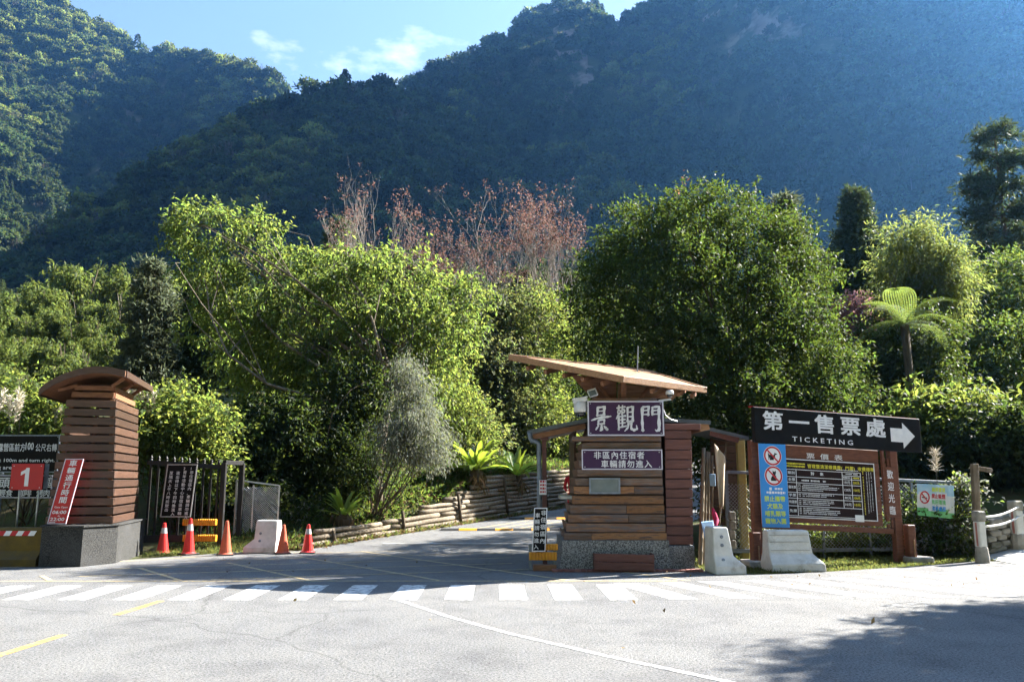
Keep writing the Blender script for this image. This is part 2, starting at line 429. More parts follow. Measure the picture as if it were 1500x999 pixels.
L_SHRUBL = leafmat('light_shrub_leaf', (.042, .062, .02), (.25, .33, .06), mix=.45, var=.45, hue=.04)
L_DARK = leafmat('dark_shrub_leaf', (.018, .03, .012), (.1, .15, .025), mix=.32, var=.5, hue=.03, rough=.6, spec=.12)
L_GREY = leafmat('dusty_grey_leaf', (.14, .148, .125), (.24, .26, .19), mix=.38, var=.4, hue=.02, rough=.6)
L_MID = leafmat('mid_green_leaf', (.06, .072, .032), (.22, .27, .08), mix=.4, var=.5, hue=.05)
L_BAMB = leafmat('bamboo_leaf', (.06, .085, .024), (.19, .25, .05), mix=.42, var=.4, hue=.03)
L_PURP = leafmat('dusky_pink_leaf', (.17, .085, .085), (.3, .16, .15), mix=.4, var=.4)
L_GRASS = leafmat('grass_blade', (.065, .08, .026), (.2, .24, .06), mix=.45, var=.45, hue=.05)
L_DEAD = leafmat('dead_leaf', (.16, .115, .06), (.22, .15, .07), mix=.3, var=.5, hue=.03, rough=.8)
L_FAR = leafmat('far_forest_leaf', (.026, .045, .018), (.085, .13, .032), mix=.3, var=.35, hue=.05, rough=.7, spec=.15, obj=True)
L_FARY = leafmat('far_bamboo_leaf', (.065, .085, .024), (.2, .25, .05), mix=.35, var=.35, hue=.04, rough=.7, spec=.15, obj=True)
L_FARG = leafmat('far_grey_twigs', (.09, .08, .065), (.12, .11, .08), mix=.2, var=.35, hue=.03, rough=.9, spec=.05, obj=True)

# ------------------------------------------------------------------ lettering (glyph outlines from Blender's built-in font)
_tc = bpy.data.curves.new('lettering', 'FONT')
_tc.resolution_u = 2; _tc.extrude = 0.0
_to = bpy.data.objects.new('lettering', _tc); COL.objects.link(_to)
_gl = {}
def glyph(ch, bold):
    k = (ch, bold)
    if k not in _gl:
        _tc.body = ch; _tc.offset = bold; _tc.extrude = 0.0
        dg = bpy.context.evaluated_depsgraph_get(); dg.update()
        me = bpy.data.meshes.new_from_object(_to.evaluated_get(dg))
        _gl[k] = ([tuple(v.co) for v in me.vertices], [tuple(p.vertices) for p in me.polygons])
        bpy.data.meshes.remove(me)
    return _gl[k]
class Text:
    """collects lettering on the plane y = const of its sign, x right, z up, facing -y"""
    def __init__(s, y): s.y = y; s.mb = MB()
    def cells(s, st, x, z, cw, chh, dx=0, dz=0, bold=0.012, shear=0.0):
        # heavier type: the outline printed a few times, shifted by a hair
        offs = [(0, 0)] if bold < .005 else [(-bold, -bold), (bold, bold), (-bold, bold), (bold, -bold)]
        for i, ch in enumerate(st):
            if ch == ' ': continue
            V, Fc = glyph(ch, 0.0)
            X0, Z0 = x + dx * i, z + dz * i
            for k, (ox, oz) in enumerate(offs):
                s.mb.add([(X0 + (v[0] + ox + shear * v[1]) * cw, s.y - k * .0003, Z0 + (v[1] + oz + .12) * chh) for v in V], Fc)
        return s
    def line(s, st, x0, x1, z0, z1, bold=0.0):
        V, Fc = glyph(st, min(bold, .02))
        xs = [v[0] for v in V]; ys = [v[1] for v in V]
        ax, bx, ay, by = min(xs), max(xs), min(ys), max(ys)
        s.mb.add([(x0 + (v[0] - ax) / (bx - ax) * (x1 - x0), s.y, z0 + (v[1] - ay) / (by - ay) * (z1 - z0)) for v in V], Fc)
        return s
    def bars(s, x0, x1, z, h, fill=.95):
        """a line of print too small to read"""
        x = x0
        while x < x1:
            wd = min(h * random.uniform(.6, .95), x1 - x)
            if random.random() < fill:
                b = random.uniform(.0, .25) * h
                s.mb.add([(x, s.y, z + b), (x + wd, s.y, z + b), (x + wd, s.y, z + h - b * .5), (x, s.y, z + h - b * .5)], [(0, 1, 2, 3)])
            x += wd + h * .22
        return s
    def build(s, mat, parent, name='lettering', f=None):
        if f: s.mb.V = [Vector(f(v)) for v in s.mb.V]
        return s.mb.build(name, mat, parent)
# ------------------------------------------------------------------ value noise for terrain
_perm = np.random.default_rng(3).random((256, 256))
def vnoise(x, y):
    x = np.asarray(x, float); y = np.asarray(y, float)
    xi = np.floor(x).astype(int); yi = np.floor(y).astype(int); fx = x - xi; fy = y - yi
    fx = fx * fx * (3 - 2 * fx); fy = fy * fy * (3 - 2 * fy)
    g = lambda i, j: _perm[i % 256, j % 256]
    return (g(xi, yi) * (1 - fx) + g(xi + 1, yi) * fx) * (1 - fy) + (g(xi, yi + 1) * (1 - fx) + g(xi + 1, yi + 1) * fx) * fy
def fbm(x, y, o=4):
    t = 0; a = .5
    for k in range(o):
        t = t + a * (vnoise(x, y) - .5); x = x * 2.03 + 17.3; y = y * 2.03 + 5.1; a *= .5
    return t
def sstep(a, b, x):
    t = np.clip((np.asarray(x, float) - a) / (b - a), 0, 1); return t * t * (3 - 2 * t)

# ------------------------------------------------------------------ ground
def xl(y):                      # left edge of the road through the gate
    return -4.66 + (np.asarray(y, float) - 19.2) * .6
def roadz(y):
    return .05 * np.maximum(0, np.asarray(y, float) - 19)
def wallh(y):
    return .18 + 1.25 * sstep(19, 29, y)
def hg(x, y):
    x = np.asarray(x, float); y = np.asarray(y, float)
    z = roadz(y) + .16 * np.maximum(0, y - 33) + .03 * np.maximum(0, y - 45)
    d = xl(y) - .35 - x          # distance to the left of the retaining wall
    bank = (wallh(y) * sstep(0, .45, d) + .2 * np.maximum(0, d - .4) * sstep(20, 24, y)) * sstep(18.6, 19.8, y)
    bank = np.minimum(bank, 2.3 + 0 * bank)
    dr = x - (xl(y) + 6.2)
    right = (.14 * np.maximum(0, dr)) * sstep(17.5, 20, y)
    right = np.minimum(right, 2.0)
    z = z + bank + right + .12 * fbm(x * .6, y * .6) * sstep(18.5, 20, y) * (1 - (d < 0) * (dr < 0))
    ramp = .16 * np.maximum(0, x - 9.6) * sstep(14.8, 16.6, y + 0 * x) * (x < 30)
    z = z + np.minimum(ramp, 2.2) * (1 - sstep(17.5, 19.5, y))
    z = z + 6 * fbm(x * .02, y * .02, 3) * sstep(60, 140, np.hypot(x, y))
    return z - .03
def axis(fine, outer):
    return np.array(sorted(set(np.round(np.concatenate(fine), 3)) | set(outer)))
xs = axis([np.arange(-16, 18, .4), np.arange(-45, 45.1, 3)], [-3000, -1800, -1000, -600, -400, -300, -220, -160, -120, -90, -65, 65, 90, 120, 160, 220, 300, 400, 600, 1000, 1800, 3000])
ys = axis([np.arange(12, 34, .4), np.arange(-20, 70, 2.5)], [-2500, -1200, -500, -200, -100, -50, 80, 100, 130, 170, 220, 280, 350, 450, 600, 900, 1400, 2200])
gx, gy = np.meshgrid(xs, ys)
gz = hg(gx, gy)
far = np.hypot(gx, gy) > 330
gz = np.where(far, np.minimum(gz, 40), gz)
nx, ny = len(xs), len(ys)
V = np.stack([gx, gy, gz], -1).reshape(-1, 3)
ii = np.arange(nx * ny).reshape(ny, nx)
Fq = np.stack([ii[:-1, :-1], ii[:-1, 1:], ii[1:, 1:], ii[1:, :-1]], -1).reshape(-1, 4)
o = link('ground', mesh_from('ground', V.tolist(), Fq.tolist(), M_GROUND, True)); tag(o, kind='structure')

# ------------------------------------------------------------------ mountains
def skyline(pts):
    a, e = [], []
    for px, py in pts:
        d = ray(px, py); a.append(math.degrees(math.atan2(d.x, d.y))); e.append(math.degrees(math.atan2(d.z, math.hypot(d.x, d.y))))
    return a, e
def mountain(name, sky_pts, ext, r0, r1, zb, amp, seed, prof=1.15, na=260, nr=90, rough=1.0, rock=None):
    a, e = skyline(sky_pts)
    for az, el in ext: a.append(az); e.append(el)
    od = np.argsort(a); a = np.array(a)[od]; e = np.array(e)[od]
    az = np.linspace(a[0], a[-1], na); s = np.concatenate([np.linspace(0, 1, nr), np.linspace(1, 1.7, nr // 4)[1:]])
    A, S = np.meshgrid(az, s)
    el = np.interp(A, a, e)
    r0v = np.interp(A, *r0); r1v = np.interp(A, *r1)
    rr = r0v + (r1v - r0v) * S
    x = rr * np.sin(np.radians(A)); y = rr * np.cos(np.radians(A))
    zr = EYE + r1v * np.tan(np.radians(el)) - 7
    sp = np.where(S <= 1, np.clip(S, 0, 1) ** prof, np.clip(1 - (S - 1) * 1.3, 0, 1))
    z = zb + (zr - zb) * sp
    env = np.clip(np.minimum(S * 3, (1.02 - S) * 4), 0, 1)
    spur = np.abs(fbm(x / 260 + seed, y / 260 + seed, 4)) * 2.2 - .45
    z = z + env * amp * spur + env * amp * .35 * fbm(x / 60 + seed, y / 60, 3)
    z = z + (1 - env) * rough * 5 * fbm(x / 18 + seed, y / 18, 3)
    V = np.stack([x, y, z], -1)
    nA, nS = len(az), len(s)
    ii = np.arange(nA * nS).reshape(nS, nA)
    Fq = np.stack([ii[:-1, :-1], ii[:-1, 1:], ii[1:, 1:], ii[1:, :-1]], -1).reshape(-1, 4)
    msk = np.zeros((nS - 1, nA - 1), bool)
    if rock:                        # bare cliff patches on the upper face
        Xc, Zc, Ac, Sc = x[:-1, :-1], z[:-1, :-1], A[:-1, :-1], S[:-1, :-1]
        msk = (fbm(Xc / 55 + 3, Zc / 75 + 8, 4) > rock[2]) & (Sc > rock[1]) & (Sc < .98) & (Ac > rock[0][0]) & (Ac < rock[0][1])
    o = link(name, mesh_from(name, V.reshape(-1, 3).tolist(), Fq.tolist(), [M_FOREST_FLOOR, M_ROCK], True, msk.reshape(-1).astype(int).tolist()))
    tag(o, kind='structure')
    return V, s, msk
mA = mountain('mountain', [(0, -45), (60, -15), (92, 0), (110, 12), (130, 32), (160, 40), (190, 62), (230, 72), (265, 70), (300, 72), (335, 88), (370, 92), (400, 112), (425, 136), (470, 190), (560, 300)],
              [(-75, 20), (-55, 24), (-42, 29), (2, 8)], ([-75, 0], [700, 560]), ([-75, -32, -12, 2], [1500, 1300, 860, 800]), 20, 110, 3.1, 1.0)
mC = mountain('mountain', [(470, 200), (560, 140), (590, 127), (620, 112), (660, 92), (700, 72), (740, 48), (770, 25), (800, 6), (830, -4), (855, -2), (880, 14), (905, 36), (920, 30), (950, 4), (1000, -30), (1100, -110), (1300, -300), (1500, -370)],
              [(-30, 6), (38, 40), (46, 34), (54, 25), (64, 20), (80, 18)], ([-30, 0, 40, 80], [560, 420, 380, 300]), ([-30, -8, 5, 40, 80], [900, 900, 930, 1000, 700]), 20, 105, 9.7, .95, rock=((3, 40), .5, .17))  # crest out of view: raised to cast shade on the middle ridge
mB = mountain('mountain', [(-60, 430), (0, 395), (60, 340), (130, 290), (200, 252), (250, 222), (300, 192), (350, 165), (400, 150), (440, 136), (490, 121), (540, 119), (580, 124), (620, 138), (670, 165), (760, 215), (900, 300)],
              [(-50, 6), (22, 5)], ([-50, 22], [230, 260]), ([-50, -20, 0, 22], [520, 620, 640, 560]), 15, 34, 21.3, .92)

mountain('mountain', [], [(80, 26), (110, 34), (140, 32), (165, 38), (190, 33), (220, 38), (250, 33), (285, 32)], ([80, 285], [160, 160]), ([80, 180, 285], [620, 560, 640]), 10, 40, 5.5, 1.0)  # unseen valley side behind the camera, added to cut sky fill and deepen shade
# ------------------------------------------------------------------ leaves
def unit(v): return v / np.maximum(np.linalg.norm(v, axis=-1, keepdims=True), 1e-9)
def leaf_quads(p, d, k, L, W, droop=.3, spread=.8, twig=.3, jit=.04, flat=.7, curl=.18):
    """p,d (n,3): twig starts and directions -> (n*k,4,3) bent diamond leaves"""
    n = len(p)
    p = np.repeat(p, k, 0); d = np.repeat(d, k, 0); N = n * k
    pos = p + d * (rng.random((N, 1)) * twig) + rng.normal(0, jit, (N, 3))
    ax = unit(d * .55 + unit(rng.normal(0, 1, (N, 3))) * spread + np.array([0, 0, -droop]))
    up = unit(np.array([0, 0, 1.0]) * flat + rng.normal(0, .5, (N, 3)))
    sd = unit(np.cross(ax, up)); nm = np.cross(sd, ax)
    ln = L * rng.uniform(.65, 1.25, (N, 1)); wd = W * rng.uniform(.7, 1.2, (N, 1))
    q = np.empty((N, 4, 3), np.float32)
    q[:, 0] = pos
    q[:, 1] = pos + ax * ln * .45 + sd * wd * .5 + nm * wd * .12
    q[:, 2] = pos + ax * ln - nm * ln * curl
    q[:, 3] = pos + ax * ln * .45 - sd * wd * .5 + nm * wd * .12
    return q
def lobe_points(lobes, n, shell=(.72, 1.03), upb=.15, low=-1.0):
    L = np.array(lobes, float); C = L[:, :3]; Rd = L[:, 3:6]
    wt = (Rd[:, 0] * Rd[:, 2]) ** 1.0; wt /= wt.sum()
    out_p, out_d = [], []; got = 0; tries = 0
    while got < n and tries < 30:
        m = max(n, 200); tries += 1
        i = rng.choice(len(L), m, p=wt)
        u = unit(rng.normal(0, 1, (m, 3)) + np.array([0, 0, upb]))
        f = rng.uniform(shell[0], shell[1], (m, 1))
        p = C[i] + u * Rd[i] * f
        inside = np.zeros(m, bool)
        for j in range(len(L)):
            q = ((p - C[j]) / Rd[j]); inside |= ((q ** 2).sum(1) < (shell[0] * .93) ** 2) & (i != j)
        ok = ~inside & (u[:, 2] > low)
        out_p.append(p[ok]); out_d.append(unit(u[ok] / Rd[i][ok] * Rd[i][ok].mean(1, keepdims=True))); got += ok.sum()
    return np.concatenate(out_p)[:n], np.concatenate(out_d)[:n]
def crown_quads(lobes, nclus, ntw, k, L, W, sig=.3, droop=.3, spread=.8, twig=.35, flat=.7, inner=.25, shell=(.74, 1.04), upb=.15, curl=.18, low=-1.0):
    cp, cdir = lobe_points(lobes, nclus, shell, upb, low)
    sz = rng.uniform(.6, 1.3, (nclus, 1))[:len(cp)]
    p = np.repeat(cp, ntw, 0) + rng.normal(0, 1, (len(cp) * ntw, 3)) * np.repeat(sz, ntw, 0) * sig * np.array([1, 1, .75])
    d = unit(np.repeat(cdir, ntw, 0) + np.array([0, 0, .25]) + rng.normal(0, .5, (len(p), 3)))
    q = [leaf_quads(p, d, k, L, W, droop, spread, twig, .04, flat, curl)]
    if inner > 0:
        ip, idr = lobe_points(lobes, int(nclus * ntw * inner), (.35, .8), 0)
        q.append(leaf_quads(ip, idr, k, L, W, droop, 1.0, twig, .05, flat, curl))
    return np.concatenate(q), cp
def clumpy(lobes, n=6, f=.44, push=.72, flat=1.0, core=.74):
    """breaks each big lobe into a core and smaller sprays standing out of it"""
    out = []
    for x, y, z, rx, ry, rz in lobes:
        out.append((x, y, z, rx * core, ry * core, rz * core))
        for k in range(n):
            u = unit(rng.normal(0, 1, 3) + np.array([0, -.25, .35])); s = f * rng.uniform(.7, 1.25)
            out.append((x + u[0] * rx * push, y + u[1] * ry * push, z + u[2] * rz * push, rx * s, ry * s, rz * s * flat))
    return out
def limb(a, b, bend=.1, n=5):
    a, b = Vector(a), Vector(b); L = (b - a).length
    m = Vector(rng.normal(0, 1, 3)) * L * bend
    return [a.lerp(b, t) + m * math.sin(math.pi * t) + Vector((0, 0, L * .08 * math.sin(math.pi * t))) for t in np.linspace(0, 1, n)]
def skeleton(base, fork, lobes, cps, r0, nbr=60, n=7):
    mb = MB(); base = Vector(base); fork = Vector(fork)
    tr = limb(base, fork, .05, 7)
    rads = [r0 * (1.25 if i == 0 else 1 - .45 * i / 6) for i in range(7)]
    mb.tube(tr, rads, n)
    ends = []
    for lb in sorted(lobes, key=lambda q: -q[3])[:26]:
        c = Vector(lb[:3]); st = tr[random.randint(4, 6)]
        pts = limb(st, c, .12, 6); rr = r0 * .3
        mb.tube(pts, [rr * (1 - .7 * i / 5) for i in range(6)], 5); ends.append((c, pts, rr * .35))
    if len(cps):
        for i in rng.choice(len(cps), min(nbr, len(cps)), replace=False):
            c = Vector(cps[i]); e = min(ends, key=lambda q: (q[0] - c).length)
            st = e[1][random.randint(2, 5)]
            pts = limb(st, c, .12, 4); mb.tube(pts, [e[2] * (1 - .8 * i / 3) for i in range(4)], 4, False)
    return mb
def lobe(px, py, Y, rpx, ry=1.0, rz=1.0):
    c = P(px, py, Y); r = rpx * Y / 1180
    return (c.x, c.y, c.z, r, r * ry, r * rz)
def tree(name, label, cat, base, fork, lobes, leaf, bark, r0, crown, nbr=60, extra=None, group=None):
    base = Vector(base); base.z = float(hg(base.x, base.y)) - .15
    t = thing(name, label, cat, base, group=group)
    q, cps = crown_quads(lobes, **crown)
    b = np.array(base, np.float32)
    mats = [leaf]; mi = np.zeros(len(q), np.int32)
    if extra:                       # a share of leaves of another colour, high on the crown
        m2, share, zmin = extra
        mats = [leaf, m2]; zc = q[:, 0, 2]; lim = np.quantile(zc, zmin)
        blotch = fbm(q[:, 0, 0] * 1.1, q[:, 0, 2] * 1.1, 3) > .12
        mi = ((zc > lim) & blotch & (rng.random(len(q)) < share)).astype(np.int32)
    me = quads_mesh('crown', q - b, None, mats, mi)
    link('crown', me, t)
    mb = skeleton(base, fork, lobes, cps, r0, nbr)
    mb.V = [v - base for v in mb.V]
    mb.build('trunk', bark, t, smooth=True)
    return t

# ------------------------------------------------------------------ forest on the mountains (one mass per slope)
def proto(kind, i):
    if kind == 'round':
        lb = [(0, 0, 5.2, 3.2, 3.2, 2.4), (1.6, .8, 4.2, 2.2, 2.2, 1.8), (-1.7, -.5, 4.4, 2.2, 2.2, 1.9), (.2, -1.7, 3.9, 2.2, 2.2, 1.8)]
        q, _ = crown_quads(lb, 46, 5, 1, 1.5, 1.05, sig=.45, inner=.25, twig=.4, droop=.1, curl=.1, low=-.5)
    elif kind == 'cone':
        zz = rng.uniform(0, 1, 260); rr = (1 - zz) ** .8 * 2.6 * rng.uniform(.6, 1.05, 260); a = rng.uniform(0, 6.28, 260)
        p = np.stack([rr * np.cos(a), rr * np.sin(a), 1 + zz * 10], -1); d = unit(np.stack([np.cos(a), np.sin(a), -.25 + 0 * a], -1))
        q = leaf_quads(p, d, 1, 1.3, .8, .3, .4, .1, .05)
    else:
        p = rng.normal(0, 1, (90, 3)) * np.array([1.5, 1.5, .8]) + np.array([0, 0, 4.5]); d = unit(p - np.array([0, 0, 1.0]))
        q = leaf_quads(p, d, 1, 2.2, .16, -.3, .35, .2, .05)
        st = np.array([[[-.12, 0, 0], [.12, 0, 0], [.08, 0, 4.5], [-.08, 0, 4.5]], [[0, -.12, 0], [0, .12, 0], [0, .08, 4.5], [0, -.08, 4.5]]], np.float32)
        q = np.concatenate([q, st])
    return q
FAR_PROTOS = []
for i, (kd, mt) in enumerate((('round', L_FAR), ('round', L_FAR), ('round', L_FAR), ('cone', L_FAR), ('round', L_FARY), ('bare', L_FARG))):
    me = quads_mesh('forest_tree', proto(kd, i), mt)
    FAR_PROTOS.append(bpy.data.objects.new('forest_tree', me))
def mid_proto(kind):
    if kind == 'round':
        lb = [(0, 0, 5.2, 2.6, 2.6, 2.0), (1.5, .8, 4.0, 1.9, 1.9, 1.6), (-1.6, -.5, 4.2, 1.9, 1.9, 1.7), (.2, -1.6, 3.6, 2.0, 2.0, 1.6), (.3, 1.5, 3.2, 1.8, 1.8, 1.5)]
        q, _ = crown_quads(lb, 150, 8, 2, .36, .2, sig=.32, inner=.15, twig=.4, droop=.2, curl=.15)
    else:
        n = 900; zz = rng.uniform(0, 1, n); lay = np.round(zz * 14) / 14 + rng.normal(0, .012, n); rr = (1 - zz) ** .8 * 2.3 * rng.uniform(.3, 1.05, n); a = rng.uniform(0, 6.28, n)
        p = np.stack([rr * np.cos(a), rr * np.sin(a), 1 + lay * 9 - rr * .25], -1); d = unit(np.stack([np.cos(a), np.sin(a), -.25 + 0 * a], -1))
        q = leaf_quads(p, d, 2, .5, .16, .2, .5, .3, .08)
    return q
MID_PROTOS = [bpy.data.objects.new('forest_tree', quads_mesh('forest_tree', mid_proto(k), mt)) for k, mt in (('round', L_FAR), ('round', L_FAR), ('round', L_FARY), ('cone', L_FAR), ('cone', L_FAR))]
def forest(name, label, pts, scl, kinds, PROTOS=FAR_PROTOS):
    me = bpy.data.meshes.new(name); me.vertices.add(len(pts)); me.vertices.foreach_set('co', np.asarray(pts, np.float32).reshape(-1))
    for an, tp, val in (('scl', 'FLOAT', scl.astype(np.float32)), ('knd', 'INT', kinds.astype(np.int32)), ('spin', 'FLOAT', rng.uniform(0, 6.28, len(pts)).astype(np.float32))):
        at = me.attributes.new(an, tp, 'POINT'); at.data.foreach_set('value', val)
    o = link(name, me); tag(o, label, 'forest', kind='stuff')
    ng = bpy.data.node_groups.new('forest_scatter', 'GeometryNodeTree')
    ng.interface.new_socket('Geometry', in_out='INPUT', socket_type='NodeSocketGeometry')
    ng.interface.new_socket('Geometry', in_out='OUTPUT', socket_type='NodeSocketGeometry')
    N, Lk = ng.nodes, ng.links
    gi = N.new('NodeGroupInput'); go = N.new('NodeGroupOutput'); jn = N.new('GeometryNodeJoinGeometry')
    def attr(nm, dt):
        a = N.new('GeometryNodeInputNamedAttribute'); a.data_type = dt; a.inputs['Name'].default_value = nm; return a.outputs['Attribute']
    cx = N.new('ShaderNodeCombineXYZ'); Lk.new(attr('spin', 'FLOAT'), cx.inputs['Z'])
    kd = attr('knd', 'INT'); sl = attr('scl', 'FLOAT')
    for i, pr in enumerate(PROTOS):
        oi = N.new('GeometryNodeObjectInfo'); oi.inputs['Object'].default_value = pr; oi.inputs['As Instance'].default_value = True
        cp = N.new('FunctionNodeCompare'); cp.data_type = 'INT'; cp.operation = 'EQUAL'
        ia = [s for s in cp.inputs if s.type == 'INT']; Lk.new(kd, ia[0]); ia[1].default_value = i
        ip = N.new('GeometryNodeInstanceOnPoints')
        Lk.new(gi.outputs[0], ip.inputs['Points']); Lk.new(cp.outputs[0], ip.inputs['Selection']); Lk.new(oi.outputs['Geometry'], ip.inputs['Instance'])
        Lk.new(cx.outputs[0], ip.inputs['Rotation']); Lk.new(sl, ip.inputs['Scale'])
        Lk.new(ip.outputs[0], jn.inputs[0])
    Lk.new(jn.outputs[0], go.inputs[0])
    md = o.modifiers.new('forest_scatter', 'NODES'); md.node_group = ng
    return o
def forest_on(name, label, mt, spacing, azlim, seed):
    V, s, msk = mt
    A, B, C, D = V[:-1, :-1], V[:-1, 1:], V[1:, 1:], V[1:, :-1]
    ar = np.linalg.norm(np.cross(B - A, D - A), axis=-1)
    az = np.degrees(np.arctan2(A[..., 0], A[..., 1]))
    sv = np.broadcast_to(s[:-1, None], ar.shape)
    wt = np.where((az > azlim[0]) & (az < azlim[1]) & (sv < 1.06), ar * np.where(msk, .12, 1), 0)
    n = int(wt.sum() / spacing ** 2)
    i = np.random.default_rng(seed).choice(wt.size, n, p=(wt / wt.sum()).reshape(-1))
    u, v = rng.random((n, 1)), rng.random((n, 1))
    f = lambda q: q.reshape(-1, 3)[i]
    p = (f(A) * (1 - u) + f(B) * u) * (1 - v) + (f(D) * (1 - u) + f(C) * u) * v
    p[:, 2] -= .8
    nz = fbm(p[:, 0] / 45, p[:, 1] / 45, 3); r = rng.random(n)
    kinds = rng.integers(0, 3, n)
    kinds = np.where((nz > .1) & (r < .6), 3, kinds)
    kinds = np.where((fbm(p[:, 0] / 70 + 9, p[:, 1] / 70, 3) > .12) & (r < .75), 4, kinds)
    kinds = np.where(r > .9, 5, kinds)
    sc_ = rng.lognormal(0, .36, n) * (spacing / 6.2) * (1 + .5 * fbm(p[:, 0] / 30, p[:, 1] / 30, 2))
    print(name, n)
    forest(name, label, p, np.clip(sc_, .45, 2.4), kinds)
forest_on('forest', 'dark wooded slope of the nearer middle ridge', mB, 5.6, (-34, 16), 1)
forest_on('forest', 'hazy blue wooded face of the tall mountain', mC, 9.6, (-14, 38), 2)
forest_on('forest', 'partly sunlit wooded mountain rising beyond the middle ridge', mA, 8.6, (-38, -6), 3)

# ------------------------------------------------------------------ haze
hz = MB(); hz.box((0, 500, 455), (4200, 3200, 970))
m, n, l, b = nodes('valley_haze')
n.remove(b)
pv = n.new('ShaderNodeVolumePrincipled'); pv.inputs['Density'].default_value = HAZE_D; pv.inputs['Color'].default_value = (.16, .45, 1.0, 1); pv.inputs['Anisotropy'].default_value = .68
l.new(pv.outputs[0], n['Material Output'].inputs['Volume'])
HAZE = hz.build('haze', m); tag(HAZE, 'pale blue haze filling the valley air', 'haze', kind='stuff')

# ------------------------------------------------------------------ road
def sheet(name, pts, mat, parent=None, z=None):
    bm = bmesh.new()
    vs = [bm.verts.new(p) for p in pts]
    f = bm.faces.new(vs); bmesh.ops.triangulate(bm, faces=[f])
    me = bpy.data.meshes.new(name); bm.to_mesh(me); bm.free(); me.materials.append(mat)
    for p in me.polygons:
        if p.normal.z < 0: p.flip()
    me.update()
    return link(name, me, parent)
back = [(-60, 14.2), (-10.4, 14.9), (-9.4, 15.8), (-7.7, 17.0), (-6.9, 17.9), (-6.0, 18.7), (-4.9, 19.0)]
right_edge = [(.9, 17.6), (1.6, 15.6), (3.4, 15.1), (3.55, 14.6), (4.1, 14.4), (5.35, 14.75), (7.2, 15.6), (9.0, 16.6), (9.6, 16.7), (9.6, 14.3), (60, 12.5)]
pts = [(float(x), float(y), 0.0) for x, y in back] + [(float(x), float(y), 0) for x, y in right_edge] + [(60, -40, 0), (-60, -40, 0)]
# the far part of the carriageway at y>19 climbs as its own strip, joined edge to edge
pts = [p for p in pts]
pts.insert(len(back), (1.6, 19.0, 0.0))
ROAD = sheet('road', pts, M_ASPH); tag(ROAD, kind='structure')
yy = np.arange(19, 46.1, .75)
V, Fc = [], []
for i, y in enumerate(yy):
    a = float(xl(y)) - .05; z = float(roadz(y)) + (.16 * max(0, y - 33) + .03 * max(0, y - 45))
    for k in range(5): V.append((a + (6.4 + (0.35 if y == 19 else 0)) * k / 4, y, z + .0))
    if i:
        for k in range(4): Fc.append(((i - 1) * 5 + k, (i - 1) * 5 + k + 1, i * 5 + k + 1, i * 5 + k))
o = link('road', mesh_from('road', V, Fc, M_ASPH, True)); tag(o, kind='structure'); ROADB = o
# concrete ramp on the far right
V, Fc = [], []
xr = np.linspace(9.6, 22, 14)
for i, x in enumerate(xr):
    for k, (y0, y1) in enumerate(((13.2, 17.0),)):
        z = float(hg(x, 17.0)) + .034
        yb = 14.25 - .142 * (x - 9.6) * .4
        V += [(x, yb, .004), (x, 15.9, z * .6 + .004), (x, 17.9, z + .02)]
    if i:
        for k in range(2): Fc.append(((i - 1) * 3 + k, i * 3 + k, i * 3 + k + 1, (i - 1) * 3 + k + 1))
o = link('ramp', mesh_from('ramp', V, [f for f in Fc], pmat('ramp_concrete', (.3, .3, .29), (.42, .42, .4), rough=.85, scale=2, bump=.3, bscale=40), True)); tag(o, kind='structure')

# painted markings, laid 4 mm above the asphalt
def strip(name, pts2, wd, mat, z=.004, parent=ROAD):
    if parent is ROAD: pts2 = [(p[0] * 1.01, p[1] * (1.045 if p[1] < 13.5 else 1.045 - .01 * min(1, (p[1] - 13.5) / 3))) for p in pts2]
    """a painted line along 2D points"""
    pts2 = [Vector((p[0], p[1])) for p in pts2]; V, Fc = [], []
    for i, p in enumerate(pts2):
        d = (pts2[min(i + 1, len(pts2) - 1)] - pts2[max(i - 1, 0)]).normalized(); nrm = Vector((-d.y, d.x)) * wd / 2
        V += [(p.x + nrm.x, p.y + nrm.y, z), (p.x - nrm.x, p.y - nrm.y, z)]
        if i: Fc.append((2 * i - 2, 2 * i - 1, 2 * i + 1, 2 * i))
    return link(name, mesh_from(name, V, Fc, mat), parent)
def stripe(a, b, wd, mat):
    a = (a[0] * 1.01, a[1] * 1.045); b = (b[0] * 1.01, b[1] * 1.045)
    V = [(a[0] - wd / 2, a[1], .004), (b[0] - wd / 2, b[1], .004), (b[0] + wd / 2, b[1], .004), (a[0] + wd / 2, a[1], .004)]
    return link('crosswalk_stripe', mesh_from('crosswalk_stripe', V, [(0, 3, 2, 1)], mat), ROAD)
for k in range(-10, 15):
    x = .02 + .735 * (k - 2.0)
    if x < -9.2 or x > 1.6: continue
    stripe((x - .03, 12.42 + .01 * k), (x, 10.92), .38, M_WHITE)
fan = [((1.75, 12.6), (2.3, 11.0)), ((2.45, 12.7), (3.15, 11.05)), ((3.1, 12.85), (4.0, 11.1)), ((3.8, 13.0), (4.95, 11.12)), ((4.5, 13.15), (5.85, 11.15)),
       ((5.2, 13.3), (6.75, 11.2)), ((5.95, 13.5), (7.7, 11.3)), ((6.7, 13.75), (8.7, 11.5)), ((7.4, 14.05), (9.5, 11.9)), ((8.1, 14.4), (10.3, 12.4)), ((8.75, 14.8), (11.0, 12.9)), ((9.2, 15.2), (11.6, 13.5))]
for i, (a, b) in enumerate(fan): stripe(a, b, .4, M_WHITE if i < 6 else M_WHITE2)
strip('lane_line', [(-1.47, 10.85), (-.72, 9.6), (0.0, 8.57), (.9, 7.5), (1.87, 6.45), (3.2, 5.1), (4.6, 3.6)], .075, M_WHITE, .0042)
